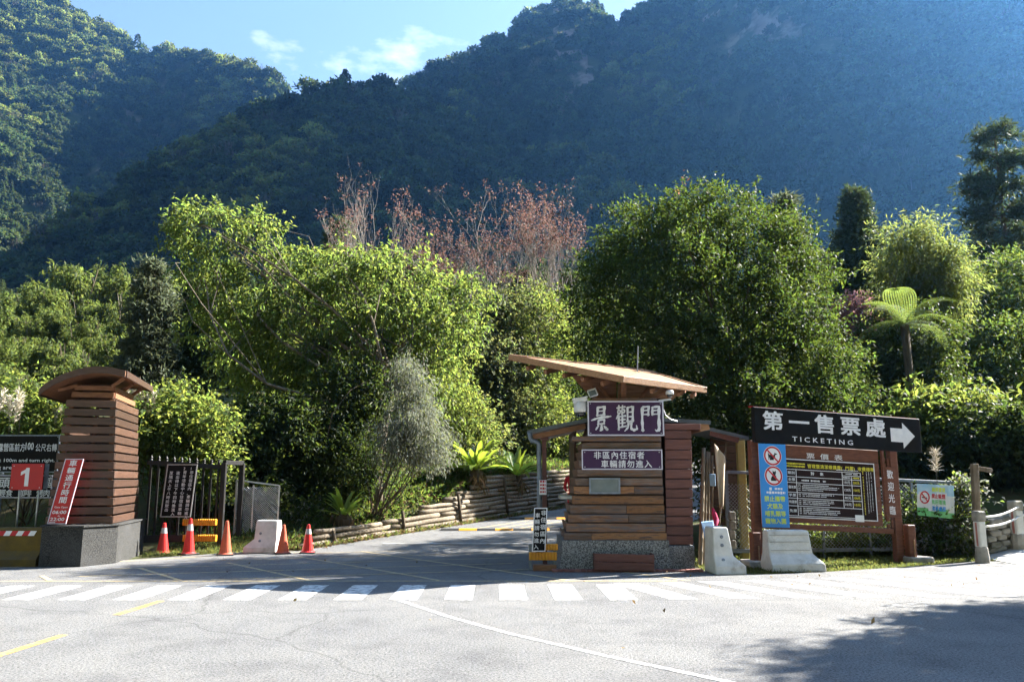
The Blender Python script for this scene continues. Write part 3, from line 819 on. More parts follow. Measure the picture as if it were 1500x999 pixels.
for y0 in (9.75, 7.45, 5.1, 2.8): strip('yellow_dash', [(-4.62, y0 + 1.08), (-4.68, y0)], .1, M_YEL, .0042)
strip('edge_line', [(-14, 13.6), (-9.8, 14.3), (-8.8, 15.2), (-7.3, 16.3), (-6.4, 17.1), (-5.6, 17.8), (-4.5, 18.1)], .1, M_YELF)
# yellow box hatching inside the gate
strip('box_line', [(-9.2, 12.86), (-4, 12.9), (2.6, 12.9)], .09, M_YELF, .0045)
strip('box_line', [(1.0, 15.5), (2.8, 12.95)], .09, M_YELF, .0045)
for x0 in np.arange(-11.4, 2.4, 2.05):
    a = Vector((x0, 12.95)); d = Vector((-2.8, 3.5)).normalized(); t = 0
    pts = []
    while t < 8.2:
        p = a + d * t
        if p.y > 12.9 and p.x > -8 - (p.y > 15) * -1.2 + max(0, (p.y - 14) * .75) and p.y < 18.9 and p.x < 2.5: pts.append(p)
        t += .4
    if len(pts) > 2: strip('box_line', pts, .085, M_YELF, .0055)
for c in np.arange(13.6, 19.5, 1.15):
    pts = []
    for x in np.arange(-8.4, 2.4, .4):
        y = c + (x + 3) * .3
        if 12.95 < y < 18.8 and x > -7.4 + max(0, (y - 14.5)) * .8 and not (x > .4 and y > 15): pts.append((x, y))
    if len(pts) > 2: strip('box_line', pts, .07, M_YELF, .005)
# speed humps: yellow and black rubber blocks across the inner road, hatching between
def hump(y0, n, k0):
    t = thing('speed_hump', 'yellow and black striped speed hump %s across the gate road' % ('nearer to the barrier booth' if k0 == 0 else 'farther up'), 'speed hump', (float(xl(y0)) + .3, y0, float(roadz(y0))))
    for i in range(n):
        mb = MB(); mb.prism([(0, -.17, 0), (0, -.1, .045), (0, .1, .045), (0, .17, 0)], (i * .5, 0, 0), (i * .5 + .49, 0, 0))
        mb.build('block', M_YPL if i % 2 else M_RUB, t)
for y0, k in ((23.2, 0), (26.3, 1)): hump(y0, 11, k)
for k in range(9):
    x = float(xl(24.6)) + .4 + k * .6
    V = [(x, 23.6, 0), (x + .1, 23.6, 0), (x + 1.6, 25.9, 0), (x + 1.5, 25.9, 0)]
    V = [(a, b, float(roadz(b)) + .006) for a, b, c in V]
    link('hatch_line', mesh_from('hatch_line', V, [(0, 1, 2, 3)], M_YELF), ROADB)
strip('stop_line', [(-3.1, 20.2), (1.6, 20.2)], .16, M_WHITE2, float(roadz(20.2)) + .012, ROADB)
# ------------------------------------------------------------------ built things
bpy.data.objects.remove(bpy.data.objects.get('nothing'), do_unlink=True) if bpy.data.objects.get('nothing') else None
def put(t, name, mb, mat, smooth=False, parent=None):
    b = Vector(t.location); mb.V = [v - b for v in mb.V]
    return mb.build(name, mat, parent or t, smooth=smooth)
def rect(px0, py0, px1, py1, Y):
    a = P((px0 + px1) / 2, (py0 + py1) / 2, Y); l = P(px0, (py0 + py1) / 2, Y); r = P(px1, (py0 + py1) / 2, Y)
    return l.x, r.x, P((px0 + px1) / 2, py1, Y).z, P((px0 + px1) / 2, py0, Y).z
def panel(x0, x1, z0, z1, y, th, bev=.004):
    mb = MB(); mb.box(((x0 + x1) / 2, y + th / 2, (z0 + z1) / 2), (x1 - x0, th, z1 - z0), None, bev); return mb
def frame(x0, x1, z0, z1, y, wd, th):
    mb = MB()
    mb.box(((x0 + x1) / 2, y, z0 + wd / 2), (x1 - x0, th, wd)); mb.box(((x0 + x1) / 2, y, z1 - wd / 2), (x1 - x0, th, wd))
    mb.box((x0 + wd / 2, y, (z0 + z1) / 2), (wd, th * .98, z1 - z0 - 2 * wd)); mb.box((x1 - wd / 2, y, (z0 + z1) / 2), (wd, th * .98, z1 - z0 - 2 * wd))
    return mb

# ================================================================== ticket booth at the gate
Y0 = 15.05
bt = thing('gate_booth', 'tapered plank-clad gate booth with a tilted timber roof beside the gate road', 'booth', (2.0, 15.6, 0))
# core behind the planks, leaning on its left side
xa, xb, z0, z1 = rect(826, 640, 977, 792, Y0)
zP = P(900, 792, Y0).z; zT = P(900, 583, Y0).z
def edge_px(py): return 826 + (792 - py) * (856 - 826) / (792 - 650)
mb = MB()
poly = [(P(edge_px(792) + 5, 792, Y0).x, Y0 + .07, zP), (P(974, 792, Y0).x, Y0 + .07, zP), (P(968, 583, Y0).x, Y0 + .07, zT), (P(edge_px(583) + 5, 583, Y0).x, Y0 + .07, zT)]
mb.prism(poly, (0, 0, 0), (0, 1.5, 0)); put(bt, 'core_wall', mb, M_DARKW)  # dark colour seen between the planks stands in for gap shadows
# washed aggregate plinths
mb = MB(); x0 = P(819, 832, Y0).x; x1 = P(979.5, 812, Y0).x
mb.prism([(x0, Y0 - .06, -.03), (x1, Y0 - .06, -.03), (x1, Y0 - .06, zP + .01), (x0 + .06, Y0 - .06, zP + .01)], (0, 0, 0), (0, 1.75, 0)); put(bt, 'plinth', mb, M_AGG)
xr0 = x1 + .01; xr1 = P(1017, 812, Y0 + .1).x
mb = MB(); zP2 = P(995, 798, Y0 + .1).z
mb.box(((xr0 + xr1) / 2, Y0 + .9, zP2 / 2 - .01), (xr1 - xr0, 1.66, zP2), None, .01); put(bt, 'plinth', mb, M_AGG)
# front planks (photo rows, top and bottom, left and right ends)
rows = [(648, 657, 853, 968), (660, 671.5, 851, 968), (673, 685.5, 848, 969), (687, 698, 845.5, 970), (700, 710.8, 842.5, 971), (712, 723.3, 840.5, 972), (726, 738, 838, 972.5),
        (739.5, 752, 834.5, 973.5), (753, 764.8, 832, 974.5), (766.5, 779.2, 829, 975.5), (780.2, 792.3, 825.5, 977)]
for i, (a, b, l, r) in enumerate(rows):
    Xl, Xr = P(l, (a + b) / 2, Y0).x, P(r, (a + b) / 2, Y0).x; za, zb = P(900, b, Y0).z, P(900, a, Y0).z
    cuts = [Xl, Xr] if i % 3 == 0 else [Xl, Xl + (Xr - Xl) * random.uniform(.25, .75), Xr]
    for c0, c1 in zip(cuts[:-1], cuts[1:]):
        mb = MB(); tilt = Matrix.Rotation(R(random.uniform(8, 12)), 4, 'X') @ Matrix.Rotation(R(random.uniform(-.25, .25)), 4, 'Y')
        mb.box(((c0 + c1) / 2, Y0 + random.uniform(.02, .032), (za + zb) / 2), (c1 - c0 - .004, .035, zb - za - .004), tilt, .006); put(bt, 'plank', mb, random.choice((M_PLANK, M_PLANK2, M_PLANK2, M_PLANK3)))
# left flank planks
for i, (a, b, l, r) in enumerate(rows):
    Xl = P(l, (a + b) / 2, Y0).x; za, zb = P(900, b, Y0).z, P(900, a, Y0).z
    mb = MB(); mb.box((Xl + .05, Y0 + .82, (za + zb) / 2), (.035, 1.5, zb - za + .01), Matrix.Rotation(R(-12), 4, 'Y'), .006); put(bt, 'plank', mb, M_REDW)
# ledge under the sign and cap beam above
lx0, lx1, lz0, lz1 = rect(838, 639, 968, 646, Y0 - .08)
mb = MB(); mb.box(((lx0 + lx1) / 2, Y0 + .1, (lz0 + lz1) / 2), (lx1 - lx0, .4, lz1 - lz0), None, .008); put(bt, 'ledge', mb, M_PLANK)
mb = MB(); lx0, lx1, lz0, lz1 = rect(868, 583, 962, 588, Y0 - .05)
mb.box(((lx0 + lx1) / 2, Y0 + .25, (lz0 + lz1) / 2), (lx1 - lx0, .6, lz1 - lz0), None, .008); put(bt, 'cap_beam', mb, M_PLANK)
# right block siding
cy = [335, 362, 398, 442, 482, 520, 560, 600, 637, 675, 712, 750, 790, 828]
for i in range(13):
    a, b = 500 + cy[i] / 2.776, 500 + (cy[i + 1] - 3) / 2.776
    l = 973.3 + i * .22; r = (1012.3 + i * .25) if i else 1026
    yb = Y0 + .12 + (0 if i else -.05)
    Xl, Xr = P(l, (a + b) / 2, yb).x, P(r, (a + b) / 2, yb).x; za, zb = P(990, b, yb).z, P(990, a, yb).z
    mb = MB(); mb.box(((Xl + Xr) / 2, yb, (za + zb) / 2), (Xr - Xl, .035, zb - za), Matrix.Rotation(R(5), 4, 'X'), .005); put(bt, 'plank', mb, M_REDW)
    if i:
        mb = MB(); mb.box((Xr - .02, yb + .83, (za + zb) / 2), (.03, 1.6, zb - za), None, .005); put(bt, 'plank', mb, M_REDW)
mb = MB(); xq = P(1010, 700, Y0 + .15).x
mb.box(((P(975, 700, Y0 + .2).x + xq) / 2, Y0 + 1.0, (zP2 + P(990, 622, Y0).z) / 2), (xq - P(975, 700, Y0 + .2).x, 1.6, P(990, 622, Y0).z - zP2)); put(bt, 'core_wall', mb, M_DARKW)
# service opening and counter on the left flank
mb = MB(); mb.box((P(832, 728, Y0 + .9).x, Y0 + .8, P(832, 728, Y0 + .8).z), (.34, .8, .07), None, .01); put(bt, 'counter', mb, M_STEEL)
# display box on the planks
x0, x1, z0, z1 = rect(864, 701, 907, 722, Y0 - .03)
db = put(bt, 'display_case', panel(x0, x1, z0, z1, Y0 - .05, .07), M_GLASS)
fr = frame(x0 - .015, x1 + .015, z0 - .015, z1 + .015, Y0 - .06, .03, .03); put(bt, 'case_frame', fr, M_STEELD, parent=db)
# timber roof: two tilted wings meeting at a forward point
Lp, Fp, Rp, Bp = P(747, 519, 15.5), P(912.5, 551, 14.25), P(1033, 567, 15.7), P(945, 541, 17.0)
th = Vector((0, 0, -.1))
def wing(a, b, c, nm, mat, inset=0):
    mb = MB(); n = 3
    V = [a, b, c, a + th, b + th, c + th]
    mb.add(V, [(0, 1, 2), (5, 4, 3), (0, 3, 4, 1), (1, 4, 5, 2), (2, 5, 3, 0)]); return put(bt, nm, mb, mat)
cen = (Lp + Fp + Bp) / 3
def shrink(p, c, k=.965): return c + (p - c) * k + Vector((0, 0, -.02))
wing(shrink(Lp, cen, .98), shrink(Fp, cen, .98), shrink(Bp, cen, .98), 'roof_deck', M_ROOFW)
cen2 = (Rp + Fp + Bp) / 3
wing(shrink(Fp, cen2, .98), shrink(Rp, cen2, .98), shrink(Bp, cen2, .98), 'roof_deck', M_ROOFW)
for a, b in ((Lp, Fp), (Fp, Rp), (Rp, Bp), (Bp, Lp)):
    mb = MB(); off = Vector((0, 0, -.055)); d = (b - a).normalized() * .02
    mb.bar(a + off - d, b + off + d, .045, .112, .006); put(bt, 'fascia', mb, M_ROOFW)
# roof boards on the underside
for k in range(1, 6):
    t = k / 6
    mb = MB(); a = Lp.lerp(Fp, t) + Vector((0, .12, -.19)); b = Lp.lerp(Bp, t) + Vector((0, 0, -.19)); mb.bar(a, b, .06, .08, .004); put(bt, 'rafter', mb, M_ROOFD)
    if k < 5:
        mb = MB(); a = Rp.lerp(Fp, t) + Vector((0, .12, -.19)); b = Rp.lerp(Bp, t) + Vector((0, 0, -.19)); mb.bar(a, b, .06, .08, .004); put(bt, 'rafter', mb, M_ROOFD)
mb = MB(); mb.bar(P(913, 586, Y0 + .15), P(913, 556, Y0 + .15), .1, .1, .006, up=(1, 0, 0)); put(bt, 'king_post', mb, M_ROOFD)
for px0, px1 in ((893, 908), (936, 918), (878, 868), (955, 985)):
    mb = MB(); mb.bar(P(px0, 586, Y0 + .2), P(px1 if px0 in (878, 955) else px0 - (15 if px0 < 913 else -15), 566, Y0 + .4), .06, .06, .004, up=(0, 1, 0)); put(bt, 'strut', mb, M_ROOFD)
mb = MB(); mb.prism([P(905, 586, Y0 + .5), P(985, 586, Y0 + .5), P(1000, 572, Y0 + .5), P(905, 562, Y0 + .5)], (0, 0, 0), (0, .04, 0)); put(bt, 'gable_board', mb, M_ROOFW)
mb = MB(); mb.prism([P(870, 586, Y0 + .5), P(903, 586, Y0 + .5), P(903, 558, Y0 + .5), P(835, 548, Y0 + .5)], (0, 0, 0), (0, .04, 0)); put(bt, 'gable_board', mb, M_ROOFD)
# side canopy over the lane side: dark sheet roof, fascia, post, gutter and downpipe
ca, cb = P(772, 630.5, 15.9), P(862, 612, 15.6)
mb = MB(); back = Vector((.5, 3.2, .05)); V = [ca, cb, cb + back, ca + back]; dn = Vector((0, 0, -.07))
mb.add(V + [v + dn for v in V], [(0, 1, 2, 3), (7, 6, 5, 4), (0, 4, 5, 1), (1, 5, 6, 2), (2, 6, 7, 3), (3, 7, 4, 0)]); put(bt, 'canopy_roof', mb, M_METROOF)
mb = MB(); mb.bar(P(781, 640, 15.95), P(858, 624, 15.72), .04, .1, .004); put(bt, 'canopy_fascia', mb, M_ROOFD)
mb = MB(); pz = P(797, 640, 16.0); mb.box((pz.x, 16.0, pz.z / 2), (.085, .085, pz.z), None, .006); put(bt, 'canopy_post', mb, M_REDW)
mb = MB(); mb.bar(P(791, 641, 15.96), P(803, 641, 15.96), .1, .1); put(bt, 'post_head', mb, M_REDW)
g0 = P(775, 641, 15.9); pz = P(790, 700, 15.92)
mb = MB(); mb.tube([P(776, 633, 15.9), P(776.5, 641, 15.9), P(779, 645, 15.92), P(786, 647, 15.92), P(789.5, 650, 15.92), (pz.x, 15.92, 1.5), (pz.x - .02, 15.92, .15)], .045, 10); put(bt, 'downpipe', mb, M_STEELD, True)
# dark interior behind canopy: back wall of vertical boards
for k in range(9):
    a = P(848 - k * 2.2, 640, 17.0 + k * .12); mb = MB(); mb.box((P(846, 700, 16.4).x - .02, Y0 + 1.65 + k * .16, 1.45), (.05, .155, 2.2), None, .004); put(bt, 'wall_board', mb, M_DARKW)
# main sheet roof behind the sign and to the right
a, b = P(970, 612, 15.2), P(1041, 616, 15.25)
mb = MB(); back = Vector((0, 2.6, .08)); V = [a, b, b + back, a + back]
mb.add(V + [v + dn for v in V], [(0, 1, 2, 3), (7, 6, 5, 4), (0, 4, 5, 1), (1, 5, 6, 2), (2, 6, 7, 3), (3, 7, 4, 0)]); put(bt, 'sheet_roof', mb, M_METROOF)
mb = MB(); mb.prism([P(1026, 620, 15.3), P(1038, 620, 15.3), P(1040, 629, 15.3), P(1026, 632, 15.3)], (0, 0, 0), (0, 1.6, 0)); put(bt, 'roof_soffit', mb, M_ROOFW)
# rear shed side: second sheet roof sloping right, fascia, yellow post
a, b = P(1040, 626, 16.4), P(1097, 639, 16.4)
mb = MB(); back = Vector((0, 2.2, .06)); V = [a, b, b + back, a + back]
mb.add(V + [v + dn for v in V], [(0, 1, 2, 3), (7, 6, 5, 4), (0, 4, 5, 1), (1, 5, 6, 2), (2, 6, 7, 3), (3, 7, 4, 0)]); put(bt, 'sheet_roof', mb, M_METROOF)
mb = MB(); mb.bar(P(1040, 634, 16.45), P(1082, 645, 16.45), .04, .11, .004); put(bt, 'shed_fascia', mb, M_REDW)
for k in range(12):
    a = P(1040, 646 + k * 11, 18.2); b = P(1086, 648 + k * 11, 18.2); mb = MB(); mb.bar(a, b, .03, .155, .004, up=(0, 0, 1)); put(bt, 'wall_board', mb, M_DARKW)
x0, x1, z0, z1 = rect(1084, 641, 1095, 832, 17.2); z0 = 0
put(bt, 'yellow_post', panel(x0, x1, z0, z1, 17.2, .14), M_YPOST)
# pavers along the foot
for k in range(26):
    x = P(812, 834, 14.9).x + k * .102
    mb = MB(); mb.box((x, 14.86, .012 + random.uniform(0, .006)), (.094, .2, .05), Matrix.Rotation(R(random.uniform(-2, 2)), 4, 'Z'), .006); put(bt, 'paver', mb, M_BRICK)
# wooden planter box at the foot
pb = thing('planter_box', 'low red-brown wooden box standing against the booth plinth', 'planter', (2.0, 14.8, 0))
x0, x1, z0, z1 = rect(870, 811, 957, 836, 14.82)
for k in range(2):
    h = (z1 - .02) / 2
    mb = MB(); mb.box(((x0 + x1) / 2, 14.72, .03 + h * (k + .5)), (x1 - x0, .03, h - .008), Matrix.Rotation(R(1.2), 4, 'Y'), .005); put(pb, 'board', mb, M_REDW)
    for xx in (x0 + .015, x1 - .015):
        mb = MB(); mb.box((xx, 14.86, .03 + h * (k + .5)), (.03, .25, h - .01), None, .004); put(pb, 'board', mb, M_REDW)
mb = MB(); mb.box(((x0 + x1) / 2, 14.85, z1 - .06), (x1 - x0 - .06, .25, .03)); put(pb, 'soil', mb, M_GROUND)

# ---- signs on the booth
def sign(name, label, px0, py0, px1, py1, Y, mat, trim=None, tw=.025, th=.035, cat='sign'):
    x0, x1, z0, z1 = rect(px0, py0, px1, py1, Y)
    t = thing(name, label, cat, ((x0 + x1) / 2, Y, z0))
    put(t, 'panel', panel(x0, x1, z0, z1, Y, th), mat)
    if trim: put(t, 'trim', frame(x0 - .004, x1 + .004, z0 - .004, z1 + .004, Y - .003, tw, .02), trim)
    for bx in (x0 + .05, x1 - .05):
        for bz in (z0 + .045, z1 - .045):
            if x1 - x0 > .6:
                mb = MB(); mb.lathe([(.011, 0), (.011, .004), (.005, .007)], 8, (bx, Y - .001, bz), (0, -1, 0)); put(t, 'bolt', mb, M_STEEL)
    return t, x0, x1, z0, z1
def lettering(t, tx, mat): put(t, 'lettering', tx.mb, mat)
t, x0, x1, z0, z1 = sign('name_sign', 'plum sign with three large white calligraphic characters above the booth ledge', 861, 587.5, 972, 638, Y0 - .14, M_SIGNP, M_FRAME, .025)
# brush-written characters: strokes with swelling width
BR = {
 0: [[(.33, .93, .06), (.3, .6, .07)], [(.33, .92, .05), (.66, .95, .08), (.62, .62, .07)], [(.34, .78, .04), (.62, .79, .04)], [(.32, .62, .04), (.62, .63, .05)],
     [(.5, .62, .06), (.54, .54, .04)], [(.02, .42, .04), (.3, .5, .06), (.7, .55, .07), (.96, .58, .04)],
     [(.36, .42, .05), (.33, .26, .06)], [(.36, .42, .04), (.64, .45, .06), (.62, .28, .05)], [(.34, .28, .04), (.62, .3, .04)],
     [(.5, .28, .07), (.5, .05, .08), (.42, .02, .03)], [(.34, .2, .06), (.22, .06, .04)], [(.62, .2, .04), (.76, .07, .09)]],
 1: [[(.06, .9, .04), (.46, .95, .05)], [(.16, 1.0, .04), (.15, .84, .05)], [(.34, 1.0, .04), (.33, .86, .05)], [(.1, .8, .04), (.1, .7, .04), (.22, .71, .04), (.23, .81, .04), (.1, .8, .04)],
     [(.3, .82, .04), (.3, .72, .04), (.43, .73, .04), (.44, .84, .04), (.3, .82, .04)], [(.16, .68, .06), (.02, .48, .03)], [(.14, .58, .06), (.13, .06, .06)], [(.3, .68, .05), (.33, .6, .05)],
     [(.14, .56, .04), (.48, .6, .05)], [(.15, .43, .04), (.46, .46, .04)], [(.15, .3, .04), (.46, .33, .04)], [(.13, .14, .04), (.5, .2, .05)], [(.32, .6, .05), (.31, .16, .05)],
     [(.58, .93, .05), (.57, .36, .06)], [(.58, .92, .04), (.84, .96, .07), (.82, .38, .06)], [(.6, .74, .04), (.8, .75, .04)], [(.6, .56, .04), (.8, .57, .04)], [(.58, .38, .04), (.82, .4, .04)],
     [(.63, .36, .06), (.58, .14, .06), (.42, .0, .03)], [(.75, .36, .06), (.74, .1, .07), (.86, .04, .08), (1.02, .08, .06), (1.0, .22, .03)]],
 2: [[(.1, .9, .08), (.08, .4, .07), (.1, .02, .08)], [(.12, .94, .05), (.42, .96, .07), (.38, .62, .06)], [(.14, .8, .04), (.38, .82, .04)], [(.14, .65, .04), (.38, .66, .04)],
     [(.6, .92, .07), (.58, .64, .06)], [(.6, .93, .05), (.92, .97, .08), (.9, .5, .08), (.9, .06, .1), (.78, .0, .05), (.7, .06, .02)], [(.62, .8, .04), (.86, .82, .04)], [(.6, .66, .04), (.86, .67, .04)]]}
def brush(strokes, X, Z, W, H, y):
    mb = MB()
    for si, st in enumerate(strokes):
        pts = []
        for (a, b) in zip(st[:-1], st[1:]):
            for k in range(5):
                u = k / 5; pts.append([a[i] * (1 - u) + b[i] * u for i in range(3)])
        pts.append(list(st[-1]))
        n = len(pts); V = []
        for i, p in enumerate(pts):
            q0, q1 = pts[max(0, i - 1)], pts[min(n - 1, i + 1)]
            d = Vector(((q1[0] - q0[0]) * W, (q1[1] - q0[1]) * H)); d = d.normalized() if d.length > 1e-6 else Vector((1, 0))
            wd = p[2] * W * (.98 + .22 * math.sin(i * 1.3 + si)) * (1.25 if i in (0, n - 1) else 1.0) * .85
            nn = Vector((-d.y, d.x)) * wd
            cx, cz = X + p[0] * W, Z + p[1] * H
            V += [(cx + nn.x, y - si * .0002, cz + nn.y), (cx - nn.x, y - si * .0002, cz - nn.y)]
        mb.add(V, [(2 * i, 2 * i + 1, 2 * i + 3, 2 * i + 2) for i in range(n - 1)])
        for p, e in ((pts[0], -1), (pts[-1], 1)):
            c = (X + p[0] * W, Z + p[1] * H); r = p[2] * W * .86; k = 8
            mb.add([(c[0] + r * math.cos(2 * math.pi * j / k), y - si * .0002, c[1] + r * .9 * math.sin(2 * math.pi * j / k)) for j in range(k)], [tuple(range(k))])
    return mb
wd = x1 - x0; ht = z1 - z0
for i in range(3):
    mbq = brush(BR[i], x0 + wd * (.045 + .325 * i), z0 + ht * .13, wd * .27, ht * .74, Y0 - .146)
    mbq.m = 0; put(t, 'character', mbq, M_LETW)
t, x0, x1, z0, z1 = sign('notice_sign', 'plum two-line notice sign below the booth ledge', 852.5, 658.5, 970, 687.5, Y0 - .1, M_SIGNP, M_FRAME, .02)
tx = Text(Y0 - .104); cw = (x1 - x0) * .098
tx.cells('非區內住宿者', x0 + (x1 - x0) * .145, z0 + (z1 - z0) * .52, cw, cw, dx=cw * 1.1)
tx.cells('車輛請勿進入', x0 + (x1 - x0) * .235, z0 + (z1 - z0) * .08, cw, cw, dx=cw * 1.1); lettering(t, tx, M_LETW)
# vertical plum sign with its yellow rail stand
Yv = 14.95
st = thing('sign_stand', 'low stand with two yellow ribbed rails beside the booth plinth', 'stand', (P(797, 820, Yv).x, Yv + .1, 0))
for a, b, l, r in ((796.5, 806, 780, 817.5), (808.5, 820.5, 775, 816)):
    x0, x1, z0, z1 = rect(l, a, r, b, Yv)
    n = 9; mb = MB()
    mb.box(((x0 + x1) / 2, Yv + .03 + (.02 if a < 800 else 0), (z0 + z1) / 2), (x1 - x0, .05, z1 - z0), None, .012)
    for k in range(n): mb.box((x0 + (k + .5) * (x1 - x0) / n, Yv + (.02 if a < 800 else 0), (z0 + z1) / 2), ((x1 - x0) / n * .62, .05, z1 - z0), None, .012)
    put(st, 'rail', mb, M_YPL)
for l in (777, 813):
    x = P(l, 820, Yv).x; mb = MB(); mb.box((x, Yv + .13, P(800, 797, Yv).z / 2), (.05, .05, P(800, 797, Yv).z), None, .004); put(st, 'leg', mb, M_STEELD)
mb = MB(); x0, x1, z0, z1 = rect(781, 821, 815, 828, Yv); mb.box(((x0 + x1) / 2, Yv + .1, .05), (x1 - x0, .25, .1), None, .01); put(st, 'base', mb, M_ROOFD)
vs = thing('vertical_sign', 'dark upright notice sign with white characters leaning on yellow rails', 'sign', (P(789, 808, Yv).x, Yv - .04, P(789, 807, Yv).z), 0)
x0, x1, z0, z1 = rect(783, 743, 802, 806.5, Yv - .05)
wd, ht = x1 - x0, z1 - z0
def shv(v, k=.055): return (v[0] + v[2] * k, v[1], v[2])
mb = panel(-wd / 2, wd / 2, 0, ht, 0, .02); mb.V = [Vector(shv(v)) for v in mb.V]; mb.build('panel', M_SIGNK, vs)
mb = frame(-wd / 2 - .003, wd / 2 + .003, -.003, ht + .003, -.003, .016, .015); mb.V = [Vector(shv(v)) for v in mb.V]; mb.build('trim', M_LETW, vs)
tx = Text(-.006); ch = ht / 7.6
tx.cells('非住宿區內', .005, ht - ch * 1.35, wd * .44, ch * .95, dz=-ch * 1.22); tx.cells('車輛請勿進入', -wd / 2 + .018, ht - ch * 1.75, wd * .4, ch * .88, dz=-ch * 1.1)
tx.build(M_LETW, vs, f=shv)
# small no-parking style plate on the downpipe
t, x0, x1, z0, z1 = sign('small_plate', 'small white plate with red print strapped to the downpipe', 790, 703, 800.5, 724.5, 15.84, M_SYMW, None, th=.01)
tx = Text(15.836)
for k in range(4): tx.bars(x0 + .015, x1 - .015, z0 + .03 + k * .065, .045)
lettering(t, tx, M_SYMR)
# cameras and floodlight on the booth
ct = thing('security_camera', 'grey dome camera with a bullet housing left of the name sign', 'camera', P(850, 607, 15.0))
c = P(850, 600, 15.0)
mb = MB(); mb.lathe([(.0, -.0), (.11, .0), (.125, .04), (.115, .19), (.06, .21), (.0, .21)], 18, c + Vector((0, 0, -.05))); put(ct, 'housing', mb, M_CAMW, True)
mb = MB(); mb.lathe([(.02, -.085), (.06, -.075), (.092, -.04), (.1, .0)], 18, c + Vector((0, 0, -.05))); put(ct, 'dome', mb, M_CAMD, True)
mb = MB(); mb.bar(P(839, 588, 14.95), P(860, 584, 14.95), .09, .085, .012); put(ct, 'bullet_housing', mb, M_CAMW)
mb = MB(); mb.bar(P(838.5, 585, 14.95), P(861, 581, 14.95), .12, .02, .004); put(ct, 'sunshield', mb, M_CAMW)
mb = MB(); mb.tube([c + Vector((.1, 0, .08)), c + Vector((.2, .02, .06)), c + Vector((.24, .1, .06))], .02, 8); put(ct, 'bracket', mb, M_CAMW, True)
fl = thing('floodlight', 'small square floodlight under the roof beside the dome camera', 'floodlight', P(868, 582, 15.0))
mb = MB(); mb.box(P(868, 575.5, 15.0), (.17, .07, .15), Matrix.Rotation(R(-18), 4, 'Y') @ Matrix.Rotation(R(-25), 4, 'X'), .012); put(fl, 'housing', mb, M_CAMW)
mb = MB(); mb.box(P(868, 575.7, 14.955), (.13, .012, .11), Matrix.Rotation(R(-18), 4, 'Y') @ Matrix.Rotation(R(-25), 4, 'X'), .004); put(fl, 'lens', mb, M_GLASS)
mb = MB(); mb.bar(P(870, 582, 15.03), P(874, 588, 15.05), .03, .03); put(fl, 'bracket', mb, M_STEELD)
dm = thing('dome_camera', 'little white dome camera under the roof right of the name sign', 'camera', P(981, 586, 15.0))
c = P(981, 577, 15.0)
mb = MB(); mb.lathe([(.0, .07), (.06, .065), (.075, .03), (.075, -.01), (.0, -.01)][::-1], 16, c); put(dm, 'housing', mb, M_CAMW, True)
mb = MB(); mb.lathe([(.01, -.07), (.04, -.055), (.058, -.01)], 16, c); put(dm, 'dome', mb, M_CAMD, True)
mb = MB(); mb.bar(P(965, 587, 15.0), P(983, 585, 15.0), .03, .03); put(dm, 'bracket', mb, M_CAMW)
an = MB(); an.tube([P(933.5, 546, 16.2), P(934.5, 507, 16.2)], .012, 6); an = an.build('antenna', M_STEELD); tag(an, 'thin antenna rod rising above the booth roof', 'antenna')
cb = MB(); cb.tube([P(972, 600, 14.95), P(975, 608, 14.95), P(982, 614, 15.0), P(992, 617, 15.1)], .008, 5, False); cb = cb.build('cable', M_CAMW); tag(cb, 'white cable drooping off the right end of the name sign', 'cable')
# ================================================================== slatted tower on the left
TX, TY, YAW = -8.07, 16.22, R(14)
tw = thing('slat_tower', 'tapered tower of brown horizontal slats with a curved timber roof', 'tower', (TX * 1.06, TY * 1.06, -.096), YAW); tw.scale = (1.06,) * 3
zb, zt = .79, 3.06
nrow = 14
for i in range(nrow):
    f = (i + .5) / nrow; z = zb + (zt - zb) * f; h = (zt - zb) / nrow
    hw = (.56 * (1 - f) + .42 * f); hd = (1.16 * (1 - f) + 1.05 * f)
    for sgn in (-1, 1):
        mb = MB(); mb.box((0, 0, 0), (2 * hw, .03, h * .8), None, .004)
        mb.build('slat', M_SLAT, tw, (random.uniform(-.006, .006), sgn * hd, z), (R(-3 * sgn), R(random.uniform(-.4, .4)), 0))
        mb = MB(); mb.box((0, 0, 0), (2 * hd - .05, .03, h * .8), None, .004)
        mb.build('slat', M_SLAT, tw, (sgn * (hw - .012), 0, z), (R(3), 0, R(90 * sgn)) if sgn > 0 else (R(3), 0, R(-90)))
for sx in (-1, 1):
    for sy in (-1, 1):
        mb = MB(); mb.bar((sx * .47, sy * 1.06, zb - .02), (sx * .34, sy * .96, zt), .07, .07, .004, up=(0, 1, 0)); mb.build('corner_post', M_ROOFD, tw)
# neck
for i, (hw, hd, z0, z1) in enumerate(((.36, .95, 3.1, 3.2), (.33, .9, 3.24, 3.33))):
    for sgn in (-1, 1):
        mb = MB(); mb.box((0, sgn * hd, (z0 + z1) / 2), (2 * hw, .04, z1 - z0), None, .004); mb.build('neck_board', M_ROOFD, tw)
        mb = MB(); mb.box((sgn * hw, 0, (z0 + z1) / 2), (.04, 2 * hd - .05, z1 - z0), None, .004); mb.build('neck_board', M_ROOFD, tw)
mb = MB(); mb.box((0, 0, 3.2), (.5, 1.6, .34)); mb.build('neck_core', M_DARKW, tw)
